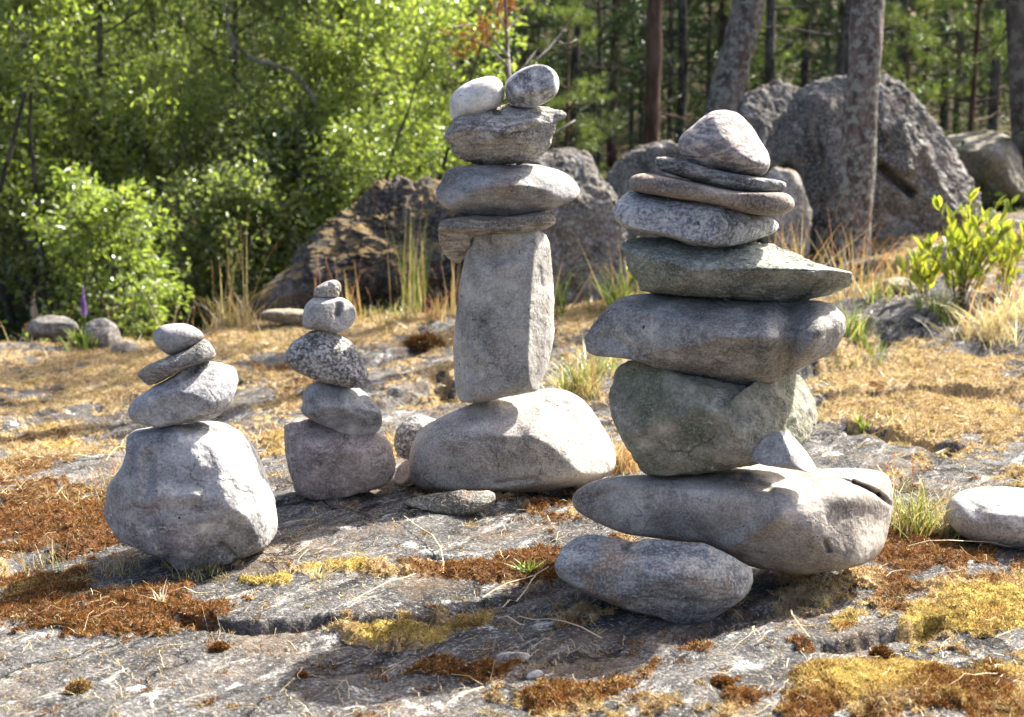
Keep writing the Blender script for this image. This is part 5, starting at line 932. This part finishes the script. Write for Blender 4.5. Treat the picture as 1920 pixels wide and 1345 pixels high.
shrub(1800, 572, 195, 190, 26, 'bright yellow green leafy shrub growing on the slab at the right', 401)
shrub(1728, 560, 95, 80, 9, 'small leafy offshoot left of the bright yellow green shrub', 402)
shrub(1885, 560, 150, 90, 9, 'thin leafy twig group behind the bright shrub near the right edge', 404)
shrub(1190, 540, 70, 80, 10, 'low bright green plant half hidden behind the chiselled stone', 403)

# moss cushions
def moss_col(rust, yel, r, n):
    a = np.array([0.34, 0.24, 0.115]) + (np.array([0.64, 0.52, 0.33]) - np.array([0.36, 0.235, 0.10])) * r.random((n, 1))
    b = np.array([0.10, 0.042, 0.014]) + (np.array([0.36, 0.17, 0.055]) - np.array([0.10, 0.042, 0.014])) * r.random((n, 1)) ** 1.3
    c = np.array([0.30, 0.21, 0.035]) + (np.array([0.64, 0.52, 0.20]) - np.array([0.30, 0.21, 0.035])) * r.random((n, 1)) ** 0.8
    y_ = yel[:, None] * 0.62; m = a * (1 - y_) + c * y_; ru = rust[:, None]
    pick = (r.random((n, 1)) < ru * 0.93); return np.where(pick, b, m) * r.uniform(0.75, 1.2, (n, 1))
def cushion(px, py, rpx, label, rust, yel, squash=0.6, dark=1.0):
    x, y, z = ground_hit(px, py + rpx * 0.5); r = np.random.default_rng(int(px + py)); k = y / FPX; R = rpx * k; n = int(1400 + 18 * rpx)
    d = unit(r.normal(size=(n, 3))); d[:, 2] = np.abs(d[:, 2]); lump = 1 + 0.25 * fbm(d * 2.3 + px, 2)
    P = d * R * [[1.1, 0.9, squash * 1.6]] * lump[:, None] * r.uniform(0.55, 0.95, (n, 1))
    V, F, C = spikes(P, d + r.normal(size=(n, 3)) * 0.5, R * 0.26, 0.0022 * max(1, y / 3), moss_col(np.full(n, rust), np.full(n, yel), r, n) * dark, r)
    Dm, Fm = cube_sphere(18); Pm = Dm * R * [[1.0, 0.82, squash * 1.45]] * 0.72 * (1 + 0.25 * fbm(Dm * 2.3 + px, 2))[:, None]
    A = Acc(); A.add(Pm, Fm, moss_col(np.array([rust]), np.array([yel]), r, 1)[0] * 0.6); A.add(V, F, C)
    tag(obj('moss_cushion', A.mesh('moss_cushion', MOSS, smooth=False), loc=(x, y, z)), label, 'moss')
cushion(148, 1284, 24, 'small round olive moss cushion alone on the bare rock at the bottom left', 0.5, 0.7)
cushion(1653, 1222, 24, 'round dark red moss cushion in the crack at the lower right', 1.0, 0.0, dark=0.7)
cushion(795, 640, 40, 'fluffy dark brown moss cushion on the crest left of the pillar', 0.9, 0.0, 0.55, dark=0.5)
cushion(565, 1265, 14, 'tiny rusty moss cushion at the edge of the big shadow', 1.0, 0.2)
cushion(140, 1100, 34, 'shaggy dark brown moss cushion left of the left cairn', 0.8, 0.1, 0.5, dark=0.6)
cushion(412, 1210, 17, 'shaggy rust moss cushion at the left end of the long crack', 1.0, 0.1)
cushion(1545, 1128, 14, 'tiny rust moss cushion in the shadow edge right of the propping stone', 1.0, 0.1, dark=0.8)
cushion(1385, 1312, 26, 'oval rust moss cushion near the bottom edge, right of centre', 1.0, 0.0, 0.35)
cushion(1355, 1270, 22, 'oval rust moss cushion just above the one near the bottom edge', 1.0, 0.0, 0.35)

# living moss carpet: fine shoots
def build_moss(n):
    r = np.random.default_rng(501)
    inv = r.uniform(1 / 9.5, 1 / 2.15, n); y = 1 / inv; x = r.uniform(-1, 1, n) * 0.44 * (y + 0.3)
    z, moss, rust, yel, fl = g_interp(x, y)
    f = moss + (fbm2(x, y, 0.03, 3, seed=77)) * 0.9 + 0.10 * r.normal(size=n)
    k = (f > 0.50) | ((fbm2(x, y, 0.07, 4, 0.6, seed=79) > 0.20) & (r.random(n) < 0.45) & (y < 6)); x, y, z, rust, yel, moss = x[k], y[k], z[k], rust[k], yel[k], moss[k]; n = len(x)
    sc = np.maximum(1.0, (y / 3.2) ** 0.9); tall = 0.5 + 1.1 * np.clip(fbm2(x, y, 0.05, 2, seed=5) + 0.4, 0, 1)
    d = r.normal(size=(n, 3)) * [0.9, 0.9, 0.35] + [0, 0, 0.55]; L = 0.0105 * sc * tall * r.uniform(0.5, 1.5, n)
    C = moss_col(np.clip(rust + r.normal(size=n) * 0.12 + 0.9 * fbm2(x, y, 0.025, 3, seed=91), 0, 1), np.clip(yel + 0.7 * fbm2(x, y, 0.03, 3, seed=93), 0, 1), r, n)
    C *= np.stack([1 + 0.5 * fbm2(x, y, 0.22, 3, seed=16), 1 + 0.7 * fbm2(x, y, 0.22, 3, seed=16), 1 + 0.7 * fbm2(x, y, 0.22, 3, seed=16)], 1)
    C *= (0.75 + 0.6 * np.clip(fbm2(x, y, 0.06, 2, seed=15) + 0.4, 0, 1))[:, None]
    V, F, C = spikes(np.stack([x, y, z - 0.001], 1), d, L, 0.0023 * sc, C, r)
    tag(obj('moss', mesh_np('moss', V, F, MOSS, col=C, smooth=False)), 'straw, rust and yellow moss carpet spread over the slab', None, None, 'stuff')
build_moss(1100000)
# loose straw blades, bits and chips lying about
def litter():
    r = np.random.default_rng(601); A = Acc(); seg = 6; t = np.linspace(0, 1, seg)
    def one(px, py, L, th, curve, w=0.0022, c=None, lift=0.0):
        x, y, z = px
        d = np.array([math.cos(th), math.sin(th)]); nrm = np.array([-d[1], d[0]]); X = x + (d[0] * t + nrm[0] * curve * t * t) * L; Y = y + (d[1] * t + nrm[1] * curve * t * t) * L
        Z = g_interp(X, Y)[0] + 0.004 + lift * np.sin(t * 3.1) + 0.012 * t
        s = np.array([nrm[0], nrm[1], 0.3]) * w / 2; P = np.stack([X, Y, Z], 1) + r.normal(size=(seg, 3)) * [0.0022, 0.0022, 0.001]; V = np.concatenate([P - s, P + s]); j = np.arange(seg - 1)
        A.add(V, np.stack([j, j + 1, j + 1 + seg, j + seg], 1), c if c is not None else np.array(STRAW[r.integers(4)]) * r.uniform(0.8, 1.25))
    for i in range(1300):
        y = 1 / r.uniform(1 / 8, 1 / 2.3); x = r.uniform(-1, 1) * 0.42 * y
        one((x, y, 0), 0, r.uniform(0.01, 0.04) + 0.09 * r.random() ** 6, r.uniform(0, 6.28), r.normal() * 0.3, w=0.0012 * max(1, y / 3), lift=abs(r.normal()) * 0.004)
    for a, b, c_, d_, cv in [(832, 1085, 850, 990, 0.25), (905, 1125, 1010, 1085, -0.15), (940, 1145, 1020, 1105, 0.1), (930, 1165, 985, 1185, 0), (970, 1162, 1120, 1215, 0.05), (1475, 1150, 1460, 1200, 0.2), (440, 1010, 500, 950, 0.1), (200, 870, 240, 835, 0), (1700, 1035, 1900, 1045, 0.08), (660, 1130, 780, 1090, 0.0), (825, 1340, 900, 1305, -.1), (1420, 1215, 1450, 1200, 0)]:
        p = ground_hit(a, b); q = ground_hit(c_, d_); dx, dy = q[0] - p[0], q[1] - p[1]
        one(p, 0, math.hypot(dx, dy), math.atan2(dy, dx), cv, w=0.003, lift=0.01, c=np.array([0.58, 0.48, 0.32]))
    tag(obj('grass', A.mesh('grass', GRASS, smooth=False)), 'loose dry grass blades strewn over the slab', None, None, 'stuff')
litter()
def matted(n):
    r = np.random.default_rng(701); y = 1 / r.uniform(1 / 9.5, 1 / 3.9, n); x = r.uniform(-1, 1, n) * 0.46 * (y + 0.3)
    z, moss, rust, yel, fl = g_interp(x, y); k = (moss + 0.8 * fbm2(x, y, 0.25, 3, seed=95)) > 0.62; x, y, z = x[k], y[k], z[k]; n = len(x)
    d = r.normal(size=(n, 3)) * [1, 1, 0.25] + [0.3, 0.1, 0.28]; C = np.array(STRAW)[r.integers(4, size=n)] * r.uniform(0.6, 1.2, (n, 1)) * np.where(r.random((n, 1)) < 0.25, [[0.6, 0.5, 0.45]], 1.0)
    V, F, C = spikes(np.stack([x, y, z], 1), d, r.uniform(0.015, 0.06, n) * np.maximum(1, y / 5), 0.0028 * np.maximum(1, y / 4), C, r)
    tag(obj('dry_grass', mesh_np('dry_grass', V, F, GRASS, col=C, smooth=False)), 'matted dry grass over the far half of the slab', None, None, 'stuff')
matted(90000)
